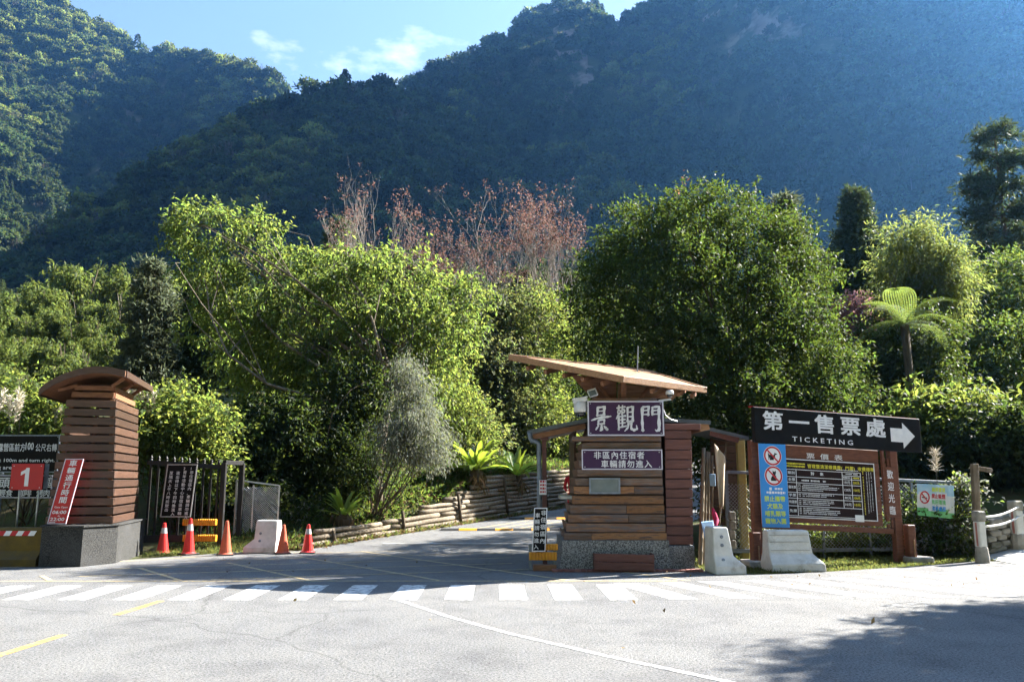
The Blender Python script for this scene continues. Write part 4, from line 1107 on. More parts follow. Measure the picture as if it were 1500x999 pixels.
# curved roof
Yf = 14.85
arc = []
for px, py in ((76, 572.5), (84, 564.5), (95, 556.5), (109, 549), (128, 541.5), (148, 537.6), (167, 538), (187.5, 542.4)):
    p = P(px, py, Yf); arc.append(((p.x - TX + .24 * 1.4 * -1) / .97 - .0, p.z))
xo = arc[-1][0] - .62
arc = [(x - xo, z) for x, z in arc]
ths = .085
V, Fc = [], []
for x, z in arc:
    for y in (-1.42, 1.3):
        V += [(x, y, z), (x, y, z - ths)]
for i in range(len(arc) - 1):
    a, b = i * 4, i * 4 + 4
    Fc += [(a, b, b + 2, a + 2), (a + 1, a + 3, b + 3, b + 1), (a, a + 1, b + 1, b), (a + 2, b + 2, b + 3, a + 3)]
Fc += [(0, 2, 3, 1), tuple(len(V) - 4 + k for k in (0, 1, 3, 2))]
link('roof', mesh_from('roof', V, Fc, M_ROOFD), tw)
for y in (-1.44, 1.32):
    V, Fc = [], []
    for x, z in arc:
        V += [(x, y - .02, z + .012), (x, y + .02, z + .012), (x, y - .02, z - .11), (x, y + .02, z - .11)]
    for i in range(len(arc) - 1):
        a, b = i * 4, i * 4 + 4
        Fc += [(a, b, b + 1, a + 1), (a + 2, a + 3, b + 3, b + 2), (a, a + 2, b + 2, b), (a + 1, b + 1, b + 3, a + 3)]
    Fc += [(0, 1, 3, 2), tuple(len(V) - 4 + k for k in (0, 2, 3, 1))]
    link('fascia', mesh_from('fascia', V, Fc, M_SLAT), tw)
for e in (0, -1):
    mb = MB(); x, z = arc[e]; mb.box((x + (.01 if e else -.01), -.06, z - .05), (.035, 2.66, .12), None, .004); mb.build('fascia', M_SLAT, tw)
for sx in (-1, 1):
    for y in (-.9, 0, .9):
        xe = .5 if sx > 0 else -.62; ze = np.interp(xe, [a[0] for a in arc], [a[1] for a in arc]) - .1
        mb = MB(); mb.bar((sx * .3, y, 3.32), (xe, y, ze), .06, .07, .004, up=(0, 1, 0)); mb.build('bracket', M_ROOFD, tw)
# plinth under the tower
pl = thing('concrete_plinth', 'dark speckled concrete plinth under the slat tower', 'plinth', (-8.4, 16, 0))
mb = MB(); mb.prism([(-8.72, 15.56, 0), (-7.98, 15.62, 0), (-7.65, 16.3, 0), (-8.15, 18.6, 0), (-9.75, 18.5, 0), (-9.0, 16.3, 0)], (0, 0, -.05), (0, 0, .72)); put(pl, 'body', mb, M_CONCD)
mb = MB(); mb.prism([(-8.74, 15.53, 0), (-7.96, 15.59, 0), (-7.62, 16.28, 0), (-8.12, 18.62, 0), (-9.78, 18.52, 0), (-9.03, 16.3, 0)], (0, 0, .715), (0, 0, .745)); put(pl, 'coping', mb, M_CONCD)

# ================================================================== left signs and barrier
yb = thing('traffic_barrier', 'dirty yellow concrete barrier with a red and white striped plate', 'barrier', (-9.9, 15.92, 0))
prof = [(-.3, 0), (-.3, .14), (-.16, .3), (-.12, .72), (-.08, .76), (.08, .76), (.12, .72), (.16, .3), (.3, .14), (.3, 0)]
mb = MB(); xe = P(60, 800, 15.68).x - .04; mb.prism([(0, 15.92 + a, b * .92) for a, b in prof], (xe - 2.1, 0, 0), (xe, 0, 0)); put(yb, 'body', mb, M_YBAR)
for k in range(-4, 5):
    x = xe - .28 - k * .0 - (k + 4) * .115
    mb = MB(); mb.prism([(x, 0, .55), (x + .115, 0, .55), (x + .165, 0, .64), (x + .05, 0, .64)], (0, 15.772, 0), (0, 15.777, 0)); o = put(yb, 'stripe', mb, M_SYMR if k % 2 else M_SYMW)
Yl = 18.8
t, x0, x1, z0, z1 = sign('camping_sign', 'black direction board with white characters and 100 behind the barrier', -90, 637, 86, 692, Yl, M_SIGNK, M_STEELD, .03)
tx = Text(Yl - .006); px = lambda p, q: P(p, q, Yl)
s = px(86, 660).x - px(70, 660).x
tx.cells('露營區前方', px(-4.2, 668).x, px(0, 661.5).z, s * .5, s * .78, dx=px(8.1, 668).x - px(0, 668).x, bold=.012)
tx.line('100', px(37, 660).x, px(49, 660).x, px(0, 659).z, px(0, 648).z, .02)
tx.cells('公尺右轉', px(51, 668).x, px(0, 661.5).z, s * .47, s * .74, dx=px(8, 668).x - px(0, 668).x, bold=.01)
tx.line('Go straight 100m and turn right.', px(-40, 676).x, px(80, 676).x, px(0, 678).z, px(0, 671.5).z, .015)
tx.line('camping area', px(-32, 686).x, px(22, 686).x, px(0, 689).z, px(0, 682).z, .015)
lettering(t, tx, M_LETW)
mb = MB()
for p in (0, 80): x = px(p, 700).x; mb.box((x, Yl + .06, .95), (.06, .06, 1.9))
put(t, 'post', mb, M_STEELD)
t, x0, x1, z0, z1 = sign('food_sign', 'lower black board advertising snacks and coffee behind the number sign', -90, 696, 76, 729, Yl - .05, M_SIGNK, M_FRAME, .02)
tx = Text(Yl - .056); s = px(16, 700).x - px(0, 700).x
tx.cells('頭', px(0, 715).x, px(0, 715).z, s, s * 1.05); tx.cells('區', px(65, 715).x, px(0, 715).z, s * .8, s * 1.0)
tx.cells('輕食', px(1, 715).x, px(0, 727.5).z, s * .65, s * .7, dx=s * .62); tx.cells('咖啡', px(29, 715).x, px(0, 727.5).z, s * .65, s * .7, dx=s * .6); tx.cells('烤肉', px(56, 715).x, px(0, 727.5).z, s * .65, s * .7, dx=s * .6)
lettering(t, tx, M_LETW)
# number sign
Yn = 16.25
t, x0, x1, z0, z1 = sign('number_sign', 'red number 1 sign on two thin steel posts above the yellow barrier', 15.5, 679, 63, 717.5, Yn, M_SIGNR, None, th=.02)
a = P(29, 712, Yn); b = P(44, 685, Yn); tx = Text(Yn - .004)
g1 = lambda u, v: (a.x + (b.x - a.x) * u, Yn - .004, a.z + (b.z - a.z) * v)
tx.mb.add([g1(.5, 0), g1(.98, 0), g1(.98, 1), g1(.62, 1), g1(.5, .9), g1(.0, .78), g1(.0, .58), g1(.5, .72)], [(0, 1, 2, 3, 4, 7), (4, 5, 6, 7)]); lettering(t, tx, M_LETW)
for p in (25, 53):
    mb = MB(); x = P(p, 740, Yn).x; mb.tube([(x, Yn + .04, .3), (x, Yn + .04, z1 - .05)], .018, 8); put(t, 'post', mb, M_STEEL, True)
mb = MB(); q0, q1, r0, r1 = rect(64, 679, 70, 716, Yn + .1); mb.box(((q0 + q1) / 2, Yn + .12, (r0 + r1) / 2), (q1 - q0, .012, r1 - r0)); put(t, 'side_plate', mb, M_STEELD)
# red hours sign leaning on the tower
hs = thing('hours_sign', 'tall red gate hours sign leaning against the slat tower', 'sign', tuple(P(83, 767, 15.68)))
wd = P(97, 760, 15.68).x - P(70, 760, 15.68).x; ht = P(85, 672, 15.68).z - P(85, 767, 15.68).z
sh = lambda v: (v[0] + v[2] * .16, v[1] + v[2] * .06, v[2])
mb = panel(-wd / 2, wd / 2, 0, ht, 0, .02); mb.V = [Vector(sh(v)) for v in mb.V]; mb.build('panel', M_SIGNR, hs)
mb = frame(-wd / 2 - .003, wd / 2 + .003, -.003, ht + .003, -.003, .014, .015); mb.V = [Vector(sh(v)) for v in mb.V]; mb.build('trim', M_FRAME, hs)
tx = Text(-.006); c = ht / 9.3
tx.cells('車輛通行時間', -c * .62, ht - c * 1.1, c * 1.22, c * .98, dz=-c * 1.06)
tx.line('Gate Open', -wd * .36, wd * .36, c * 2.15, c * 2.5, .01); tx.line('06:00', -wd * .4, wd * .36, c * 1.4, c * 1.9, .02); tx.line('~', -.02, .02, c * 1.05, c * 1.2, .02); tx.line('22:00', -wd * .42, wd * .36, c * .4, c * .9, .02)
tx.bars(-wd * .42, -wd * .1, c * .12, c * .16)
tx.build(M_LETW, hs, f=sh)

# ================================================================== black steel sliding gate on the left
fg = thing('steel_gate', 'open black steel picket gate beside the slat tower', 'gate', (-7.6, 19, 0))
ga, gb = P(207, 800, 18.8), P(319, 800, 19.2)
A = Vector((ga.x, 18.8, 0)); B = Vector((gb.x, 19.2, 0)); zt = P(260, 676, 19.0).z
mb = MB(); mb.bar(A + Vector((0, 0, zt - .02)), B + Vector((0, 0, zt - .12)), .06, .1, .004); put(fg, 'rail', mb, M_BLACK)
mb = MB(); mb.bar(A + Vector((0, 0, .28)), B + Vector((0, 0, .28)), .06, .16, .004); put(fg, 'rail', mb, M_BLACK)
for k in range(10):
    t_ = (k + .5) / 10; p = A.lerp(B, t_)
    mb = MB(); mb.box((p.x, p.y, zt / 2 + .12), (.045, .045, zt - .15), None, .004); put(fg, 'picket', mb, M_BLACK)
    mb = MB(); mb.lathe([(.012, 0), (.012, .05), (.035, .07), (.02, .1), (.035, .12), (.003, .18)], 6, (p.x, p.y, zt - .03 - .1 * t_)); put(fg, 'spearhead', mb, M_BLACK)
e = [(B.x + .04, 19.2), (B.x + .28, 19.75)]
for x, y in e:
    mb = MB(); mb.box((x, y, zt / 2 - .03), (.11, .11, zt), None, .006); put(fg, 'end_post', mb, M_BLACK)
mb = MB(); mb.bar((e[0][0], e[0][1], zt - .02), (e[1][0], e[1][1], zt - .02), .11, .1, .006); put(fg, 'end_post_head', mb, M_BLACK)
for a, b in ((760, 769.5), (783, 793)):
    x0, x1, z0, z1 = rect(267, a, 317, b, 18.9); n = 16; mb = MB(); mb.box(((x0 + x1) / 2, 18.93, (z0 + z1) / 2), (x1 - x0, .05, z1 - z0), None, .01)
    for k in range(n): mb.box((x0 + (k + .5) * (x1 - x0) / n, 18.9, (z0 + z1) / 2 + random.uniform(-.004, .004)), ((x1 - x0) / n * .6, .05, z1 - z0), None, .01)
    put(fg, 'yellow_rail', mb, M_YPL)
rs = thing('rules_sign', 'black sign with four columns of white characters hung on the steel gate', 'sign', tuple(P(257, 757, 18.72)))
wd = P(279, 720, 18.72).x - P(235, 720, 18.72).x; ht = P(257, 680, 18.72).z - P(257, 757, 18.72).z
sh = lambda v: (v[0] + v[2] * .07, v[1], v[2])
mb = panel(-wd / 2, wd / 2, 0, ht, 0, .025); mb.V = [Vector(sh(v)) for v in mb.V]; mb.build('panel', M_SIGNK, rs)
mb = frame(-wd / 2 - .003, wd / 2 + .003, -.003, ht + .003, -.003, .02, .015); mb.V = [Vector(sh(v)) for v in mb.V]; mb.build('trim', M_STEEL, rs)
tx = Text(-.006); cw = wd * .135
for k, s in enumerate(('1非住宿區內,車輛請勿進入', '2青年活動中心住宿區車輛', '進出得以下午四時後進入', '至隔天上午八時前駛出')):
    c = ht * .93 / 12.6; top = ht * .965 - (c * 1.2 if k > 1 else 0)
    tx.cells(s, wd * .28 - k * wd * .225, top - c * 1.05, cw * .95, c * .95, dz=-c * 1.05, bold=.006)
tx.build(M_LETW, rs, f=sh)

# ================================================================== wire mesh panels
def chain(mbm, x0, x1, z0, z1, y, dxy, step=.065, r=.0035):
    """diagonal wires in the local plane of a fence; dxy maps along-fence distance to xy"""
    L = x1 - x0; H = z1 - z0
    for sg in (1, -1):
        s = -H
        while s < L:
            a0, a1 = max(0, s), min(L, s + H)
            if a1 - a0 > .02:
                za, zc = (a0 - s, a1 - s) if sg > 0 else (H - (a0 - s), H - (a1 - s))
                p = dxy(x0 + a0); q = dxy(x0 + a1)
                mbm.tube([(p[0], p[1], z0 + za), (q[0], q[1], z0 + zc)], r, 3, False)
            s += step
mp = thing('mesh_panel', 'sunlit grey wire mesh panel half buried in shrubs behind the pale barrier', 'fence', (-5.5, 19.9, 0))
zl = P(345, 703, 19.9).z; zr = P(408, 711, 20.2).z; xl0 = P(345, 740, 19.9).x; xr0 = P(408, 740, 20.2).x
mb = MB(); mb.bar((xl0, 19.9, zl), (xr0, 20.2, zr), .035, .035); put(mp, 'rail', mb, M_STEEL)
for x, y, z in ((xl0, 19.9, zl), (xr0, 20.2, zr), (xl0 + .38, 20.0, zl - .12)):
    mb = MB(); mb.box((x, y, z / 2), (.035, .035, z)); put(mp, 'post', mb, M_STEEL)
mb = MB(); chain(mb, 0, xr0 - xl0, .3, zr - .03, 0, lambda s: (xl0 + s, 19.9 + .3 * s / (xr0 - xl0)), .05, .0065); put(mp, 'wire_mesh', mb, M_STEEL)

# right fence
rf = thing('chain_link_fence', 'chain link fence running behind the ticket price board', 'fence', (7, 16.5, 0))
fx0, fx1 = P(1066, 760, 17.1).x, P(1404, 760, 17.8).x
yf = lambda x: 17.1 + .7 * (x - fx0) / (fx1 - fx0)
ztop = lambda x: P(1066, 691, 17.1).z + (P(1404, 707, 17.8).z - P(1066, 691, 17.1).z) * (x - fx0) / (fx1 - fx0)
for k in range(6):
    x = fx0 + (fx1 - fx0) * k / 5; mb = MB(); mb.box((x, yf(x), ztop(x) / 2), (.07 if k in (0, 5) else .045, .06, ztop(x)), None, .004); put(rf, 'post', mb, M_STEELD)
mb = MB(); mb.bar((fx0, yf(fx0), ztop(fx0)), (fx1, yf(fx1), ztop(fx1)), .045, .06, .004); put(rf, 'rail', mb, M_STEELD)
mb = MB(); mb.bar((fx0, yf(fx0), .16), (fx1, yf(fx1), .16), .05, .08, .004); put(rf, 'rail', mb, M_STEELD)
mb = MB(); chain(mb, fx0, fx1, .2, ztop(fx1) - .02, 0, lambda s: (s, yf(s) + .03), .075, .004); put(rf, 'wire_mesh', mb, M_STEEL)

# ================================================================== cones
def cone(label, px, py, h, mat, band):
    g = G(px, py)
    t = thing('traffic_cone', label, 'traffic cone', g, random.uniform(0, 1), group='traffic cones at the gate')
    mb = MB(); mb.lathe([(.03 * .7 + .135, .03), (.125, .06), (.033, h - .01), (.02, h)], 20); mb.build('body', mat, t, smooth=False)
    mb = MB(); mb.box((0, 0, .015), (.34, .34, .03), None, .012); mb.build('base', M_RUB, t)
    if band:
        r = lambda z: .125 + (.033 - .125) * (z - .06) / (h - .07)
        mb = MB(); mb.lathe([(r(h * .66) + .003, h * .66), (r(h * .84) + .003, h * .84)], 20); mb.build('band', M_REFL, t)
    return t
cone('red traffic cone with pale band standing nearest the slat tower', 238, 811, .66, M_CONE, True)
cone('tall red traffic cone with pale band in front of the rules sign', 276, 812, .76, M_CONE, True)
cone('faded orange traffic cone without a band by the gate end post', 330, 813, .72, M_CONEO, False)
cone('faded orange traffic cone tucked against the pale barrier', 414, 811, .62, M_CONEO, False)
cone('red traffic cone with pale band at the foot of the log wall', 450.5, 810, .62, M_CONE, True)

# ================================================================== pale barriers
def jersey(label, px, py, rz, levels, holes=None):
    """levels: (z, left, right, front, back) of the tapering block"""
    g = G(px, py)
    t = thing('concrete_barrier', label, 'barrier', g, rz, group='pale concrete barriers')
    V, Fc = [], []
    for z, l, r, f, b in levels: V += [(l, f, z), (r, f, z), (r, b, z), (l, b, z)]
    for k in range(len(levels) - 1):
        for q in range(4): Fc.append((4 * k + q, 4 * k + (q + 1) % 4, 4 * k + 4 + (q + 1) % 4, 4 * k + 4 + q))
    Fc += [(3, 2, 1, 0), tuple(4 * (len(levels) - 1) + q for q in range(4))]
    o = link('body', mesh_from('body', V, Fc, M_CONCW), t)
    bv = o.modifiers.new('bevel', 'BEVEL'); bv.width = .022; bv.segments = 3
    for x, y, z in holes or ():
        mb = MB(); mb.lathe([(.03, 0), (.03, .012), (.02, .014)], 10, (x, y, z), (0, -1, 0)); mb.build('socket', M_STEELD, t, smooth=True)
    return t
jersey('pale concrete barrier beside the faded cone in front of the mesh panel', 388, 809, R(-6), [(0, -.42, .32, -.22, .22), (.12, -.42, .32, -.22, .22), (.3, -.2, .32, -.16, .18), (.7, -.18, .3, -.12, .14)], [(-.06, -.168, .26), (-.06, -.145, .42)])
jersey('pale concrete barrier seen end-on beside the bamboo poles', 1060, 839, R(6), [(0, -.24, .3, -.3, .3), (.14, -.24, .3, -.28, .3), (.3, -.23, .12, -.2, .3), (.74, -.21, .06, -.14, .3), (.78, -.2, .05, -.13, .3)], [(-.08, -.225, .24), (-.075, -.18, .48), (-.07, -.155, .62)])
t = jersey('pale concrete barrier standing in front of the price board', 1158, 835, R(3), [(0, -.44, .53, -.3, .28), (.13, -.44, .52, -.3, .28), (.3, -.43, .36, -.16, .2), (.66, -.42, .33, -.1, .16), (.7, -.41, .32, -.09, .15)])
for zz in (.36, .5, .62):
    mb = MB(); mb.box((-.04, -.165 + (zz - .3) * .165, zz), (.7, .012, .012)); mb.build('groove', M_CONC, t)

# ================================================================== ticket price board
bl, br_ = G(1112, 828), G(1322, 828)
BO = Vector((bl.x, 15.85, 0)); BY = R(12)
bd = thing('ticket_board', 'tall red-brown price board with a black ticketing arrow sign on top', 'sign board', BO, BY)
# local x along the board; K makes the panels fall to the right as they do in the photo
K = -.05
def bpt(px, py):            # photo point on the board plane -> local x,z
    d = ray(px, py); nrm = Vector((math.sin(BY), -math.cos(BY), 0)); o = Vector((0, 0, EYE))
    t = (BO - o).dot(nrm) / d.dot(nrm); p = o + d * t - BO
    return (p.x * math.cos(BY) + p.y * math.sin(BY), p.z)
def unsh(p): return (p[0], p[1] - K * p[0])
def shb(v): return (v[0], v[1], v[2] + K * v[0])
def bmesh_part(name, mb, mat, parent=None):
    mb.V = [Vector(shb(v)) for v in mb.V]; return mb.build(name, mat, parent or bd)
def brect(px0, py0, px1, py1):
    a = unsh(bpt(px0, py0)); b = unsh(bpt(px1, py1)); return a[0], b[0], b[1], a[1]
# black arrow sign
tl, trr = unsh(bpt(1098, 598)), unsh(bpt(1339, 613)); bb = unsh(bpt(1100, 648))
hx0, hx1 = tl[0], trr[0]; hz1 = (tl[1] + trr[1]) / 2; hz0 = (bb[1] + unsh(bpt(1338, 663))[1]) / 2
mb = MB(); mb.box(((hx0 + hx1) / 2, -.1, (hz0 + hz1) / 2), (hx1 - hx0, .12, hz1 - hz0), None, .01); hd = bmesh_part('header', mb, M_SIGNK)
tx = Text(-.164); W, H = hx1 - hx0, hz1 - hz0
cw = W * .125
tx.cells('第一售票處', hx0 + W * .045, hz0 + H * .36, cw, H * .56, dx=W * .153, bold=.022)
tx.line('T I C K E T I N G', hx0 + W * .215, hx0 + W * .575, hz0 + H * .09, hz0 + H * .23, .012)
tx.build(M_LETW, hd, f=shb)
mb = MB(); ax0, ax1 = hx0 + W * .81, hx0 + W * .96; az = hz0 + H * .47
mb.add([(ax0, -.165, az - H * .2), (ax0 + W * .075, -.165, az - H * .2), (ax0 + W * .075, -.165, az - H * .38), (ax1, -.165, az), (ax0 + W * .075, -.165, az + H * .38), (ax0 + W * .075, -.165, az + H * .2), (ax0, -.165, az + H * .2)], [(0, 1, 2, 3, 4, 5, 6)])
bmesh_part('arrow', mb, M_LETW, hd)
mb = MB(); mb.box(((hx0 + hx1) / 2, .0, hz1 + .012), (hx1 - hx0, .1, .025)); bmesh_part('top_trim', mb, M_SIGNR, hd)
# posts
for px in (1112, 1319):
    x, z = bpt(px, 830); mb = MB(); mb.box((x, .02, hz0 / 2 + .02), (.16, .14, hz0 + .04), None, .008); mb.build('post', M_BOARDW, bd)
for px, z in ((1104, .62), (1331, .72)):
    x = bpt(px, 830)[0]
    mb = MB(); mb.box((x, -.1, z / 2), (.16, .16, z), None, .012); mb.build('post_block', M_BOARDW, bd)
    mb = MB(); mb.box((x + (.1 if px > 1200 else -.0), -.1, .05), (.5, .42, .13), None, .02); mb.build('stone_foot', M_STONE, bd)
    mb = MB(); mb.box((x + .02, -.19, z * .36), (.025, .02, z * .5), None, .004); mb.build('strap', M_ROOFW, bd)
# back board with planks
x0, x1, z0, z1 = brect(1143, 657, 1292, 757)
z0 = unsh(bpt(1220, 768))[1]; z1 = hz0 - .0
n = 6
for k in range(n):
    mb = MB(); h = (z1 - z0) / n; mb.box(((x0 + x1) / 2, .0, z0 + h * (k + .5)), (x1 - x0, .04, h - .004), None, .004); bmesh_part('board', mb, M_BOARDW)
mb = MB(); zz = unsh(bpt(1220, 774))[1]; mb.box(((hx0 + .1 + x1) / 2 + .1, -.01, zz), (x1 - hx0 + .1, .1, .1), None, .008); bmesh_part('rail', mb, M_BOARDW)
tx = Text(-.026); a = unsh(bpt(1180, 672)); tx.cells('票價表', a[0], a[1], .19, .12, dx=.3, bold=.008); tx.build(M_LETW, bd, f=shb)
# price table
x0, x1, z0, z1 = brect(1143, 671, 1284, 764); z1 = unsh(bpt(1143, 671))[1]; z0 = unsh(bpt(1146, 757))[1]
W, H = x1 - x0, z1 - z0
mb = MB(); mb.box(((x0 + x1) / 2, -.035, (z0 + z1) / 2), (W, .02, H)); pt = bmesh_part('price_table', mb, M_SIGNM)
bmesh_part('table_frame', frame(x0 - .002, x1 + .002, z0 - .002, z1 + .002, -.044, .018, .01), M_LETW, pt)
X = lambda f: x0 + W * f
Z = lambda f: z0 + H * f
mb = MB(); yl = -.0475; lw = .011
def hl(f0, f1, z): mb.box(((X(f0) + X(f1)) / 2, yl, Z(z)), (X(f1) - X(f0), .003, lw))
def vl(f, za, zc): mb.box((X(f), yl - .002, (Z(za) + Z(zc)) / 2), (lw, .003, Z(zc) - Z(za)))
rowsz = [.82, .695, .595, .43, .33, .2, .035]
for z in rowsz: hl(.045, .84, z)
hl(.64, .84, .76)
vl(.045, .035, .82); vl(.145, .035, .82); vl(.84, .035, .82); vl(.64, .2, .82); vl(.74, .2, .745)
bmesh_part('table_lines', mb, M_LETW, pt)
tx = Text(-.0465)
for s, z in zip(('類別', '全票', '優待票', '半票', '特惠票', '免票'), (.735, .62, .49, .355, .24, .09)): tx.cells(s, X(.055), Z(z), W * (.04 if len(s) == 2 else .028), H * .055, dx=W * (.04 if len(s) == 2 else .0275), bold=.01)
tx.cells('對象', X(.3), Z(.735), W * .04, H * .06, dx=W * .1)
for s, z in (('150元', .62), ('120元', .49), ('80元', .355), ('10元', .24)): tx.line(s, X(.655), X(.725), Z(z), Z(z) + H * .05, .012)
tx.bars(X(.65), X(.73), Z(.715), .03); tx.bars(X(.68), X(.82), Z(.78), .025); tx.bars(X(.58), X(.82), Z(.845), .018)
tx.bars(X(.2), X(.46), Z(.625), .032)
for za, zc in ((.44, .585), (.34, .425), (.21, .32), (.05, .19)):
    z = zc - .03
    while z > za:
        tx.bars(X(.16), X(.185), Z(z), .016, .9); tx.bars(X(.2), X(.2) + W * random.uniform(.18, .4), Z(z), .018); z -= .03
for f in (.905, .93, .955):
    z = .83
    while z > .04 + random.random() * .15: tx.bars(X(f), X(f) + .017, Z(z), .017); z -= .024
tx.build(M_LETW, pt, f=shb)
tx = Text(-.0465)
tx.cells('管理暨清潔維護費(門票)收費標準', X(.27), Z(.855), W * .044, H * .075, dx=W * .0455, bold=.01)
tx.bars(X(.05), X(.245), Z(.905), .032); tx.bars(X(.05), X(.245), Z(.86), .032)
for s, z in (('200元', .62), ('150元', .49), ('100元', .355), ('10元', .24)): tx.line(s, X(.755), X(.825), Z(z), Z(z) + H * .05, .012)
tx.bars(X(.755), X(.825), Z(.715), .03)
z = .83
while z > .08: tx.bars(X(.865), X(.865) + .02, Z(z), .02); z -= .028
tx.build(M_LETY, pt, f=shb)
mb = MB(); mb.box((X(.8), -.051, Z(.035)), (W * .095, .004, H * .115)); bmesh_part('white_sticker', mb, M_SYMW, pt)
# welcome post panel
a = bpt(1291, 672); b = bpt(1308, 672); wx0, wx1 = a[0] + .0, a[0] + .27
wz0, wz1 = unsh(bpt(1300, 757))[1], unsh(bpt(1300, 684))[1]
mb = MB(); mb.box(((wx0 + wx1) / 2, -.03, (wz0 + wz1) / 2), (wx1 - wx0 - .06, .05, wz1 - wz0), None, .006); wp = bmesh_part('welcome_panel', mb, M_ROOFW)
wp.data.materials[0] = M_BOARDW
tx = Text(-.058); c = (wz1 - wz0) / 4.4; tx.cells('歡迎光臨', wx0 + .055, wz1 - c * 1.05, .14, c * .8, dz=-c * 1.05, bold=.012); tx.build(M_LETW, wp, f=shb)
for z, h in ((wz1 + .09, .13), (wz0 - .11, .16)):
    for s in (-1, 1):
        for q in (-1, 1):
            mb = MB(); mb.box(((wx0 + wx1) / 2 + s * .09, -.0, z + q * h * .4), (.06, .05, h * .5), None, .005); bmesh_part('fret_block', mb, M_BOARDW)
    mb = MB(); mb.box(((wx0 + wx1) / 2, -.0, z), (.05, .045, h * 1.25), None, .005); bmesh_part('fret_block', mb, M_BOARDW)
mb = MB(); mb.box((wx0 + .012, -.01, (z0 + hz0) / 2 + .05), (.05, .07, hz0 - z0 - .05), None, .005); bmesh_part('stile', mb, M_BOARDW)
# blue no-pets sign fixed in front of the left post
bs = thing('no_pets_sign', 'blue sign with two no-pets symbols on the left post of the price board', 'sign', BO, BY)
x0 = bpt(1104, 650)[0]; x1 = bpt(1143, 650)[0]; z1 = bpt(1120, 650)[1]; z0 = bpt(1124, 771)[1]
W, H = x1 - x0, z1 - z0; yb_ = -.175
sb = lambda v: (v[0], v[1], v[2] - .03 * (v[0] - x0))
def bp(name, mb, mat):
    mb.V = [Vector(sb(v)) for v in mb.V]; return mb.build(name, mat, bs)
mb = MB(); mb.box(((x0 + x1) / 2, yb_, (z0 + z1) / 2), (W, .015, H), None, .003); bp('panel', mb, M_SIGNB)
def disc(mb, cx, cz, r, y, n=28): mb.add([(cx + r * math.cos(2 * math.pi * k / n), y, cz + r * math.sin(2 * math.pi * k / n)) for k in range(n)], [tuple(range(n))])
def ring(mb, cx, cz, r0, r1, y, n=28):
    V = []
    for k in range(n):
        a = 2 * math.pi * k / n; V += [(cx + r0 * math.cos(a), y, cz + r0 * math.sin(a)), (cx + r1 * math.cos(a), y, cz + r1 * math.sin(a))]
    mb.add(V, [(2 * k, 2 * k + 1, (2 * k + 3) % (2 * n), (2 * k + 2) % (2 * n)) for k in range(n)])
def slash(mb, cx, cz, r, wd, y):
    d = Vector((.707, 0, -.707)); nn = Vector((.707, 0, .707)) * wd / 2; c = Vector((cx, y, cz))
    mb.add([c - d * r + nn, c - d * r - nn, c + d * r - nn, c + d * r + nn], [(0, 1, 2, 3)])
cxm = (x0 + x1) / 2; cr = W * .335
for q, cz in enumerate((z1 - H * .145, z1 - H * .385)):
    mb = MB(); disc(mb, cxm, cz, cr, yb_ - .0085); bp('symbol_disc', mb, M_SYMW)
    mb = MB(); ring(mb, cxm, cz, cr * .78, cr * .95, yb_ - .0105); slash(mb, cxm, cz, cr * .8, cr * .16, yb_ - .0115); bp('symbol_ring', mb, M_SYMR)
    mb = MB(); y = yb_ - .0095
    if q == 0:
        pts = [(-.36, .12), (.16, .1), (.24, .36), (.32, .26), (.5, .24), (.46, .14), (.32, .12), (.26, -.06), (.36, -.42), (.28, -.42), (.16, -.1), (.1, -.42), (.02, -.42), (.06, -.08), (-.2, -.06), (-.26, -.42), (-.34, -.42), (-.3, -.1), (-.44, -.4), (-.5, -.36), (-.38, -.02), (-.52, .26), (-.46, .28)]
    else:
        pts = [(-.3, -.5), (.3, -.5), (.3, -.1), (.2, .1), (.28, .3), (.26, .55), (.14, .42), (.02, .42), (-.08, .55), (-.1, .25), (-.02, .1), (-.22, -.1), (-.32, -.3)]
    bm = bmesh.new(); vs = [bm.verts.new((cxm + p[0] * cr, y, cz + p[1] * cr)) for p in pts]; f = bm.faces.new(vs); r = bmesh.ops.triangulate(bm, faces=[f])
    bm.verts.index_update(); mb.add([v.co.copy() for v in bm.verts], [tuple(v.index for v in f.verts) for f in bm.faces]); bm.free()
    bp('animal_symbol', mb, M_SYMK)
tx = Text(yb_ - .009)
tx.bars(x0 + W * .22, x1 - W * .2, z0 + H * .44, H * .035); tx.bars(x0 + W * .1, x1 - W * .1, z0 + H * .395, H * .035)
tx.build(M_SYMW, bs, f=sb)
tx = Text(yb_ - .009); c = W * .19
for k, s in enumerate(('禁止攜帶', '犬貓及', '哺乳類等', '寵物入園')):
    tx.cells(s, cxm - len(s) * c * 1.02 / 2, z0 + H * (.305 - k * .088), c, H * .07, dx=c * 1.02, bold=.02)
tx.build(M_LETG, bs, f=sb)

# ================================================================== banner on the right fence
bn = thing('smoking_ban_banner', 'creased no-smoking banner tied to the chain link fence', 'banner', P(1369, 758, 17.2))
c0 = Vector(bn.location)
corners = [P(1341, 708, 17.2), P(1396, 711, 17.4), P(1396, 760, 17.4), P(1342, 754, 17.2)]
NU, NV = 24, 12
def bmap(u, v, off=0.0):
    p = corners[0].lerp(corners[1], u).lerp(corners[3].lerp(corners[2], u), v)
    fold = .035 * math.exp(-((u - .82 - .06 * v) / .05) ** 2) + .012 * math.sin(u * 17 + v * 3) * (.3 + v) + .012 * math.sin(v * 7 + u * 4)
    return Vector((p.x, p.y - fold - off - .05, p.z)) - c0
V = [bmap(i / NU, j / NV) for j in range(NV + 1) for i in range(NU + 1)]
Fc = [(j * (NU + 1) + i, (j + 1) * (NU + 1) + i, (j + 1) * (NU + 1) + i + 1, j * (NU + 1) + i + 1) for j in range(NV) for i in range(NU)]
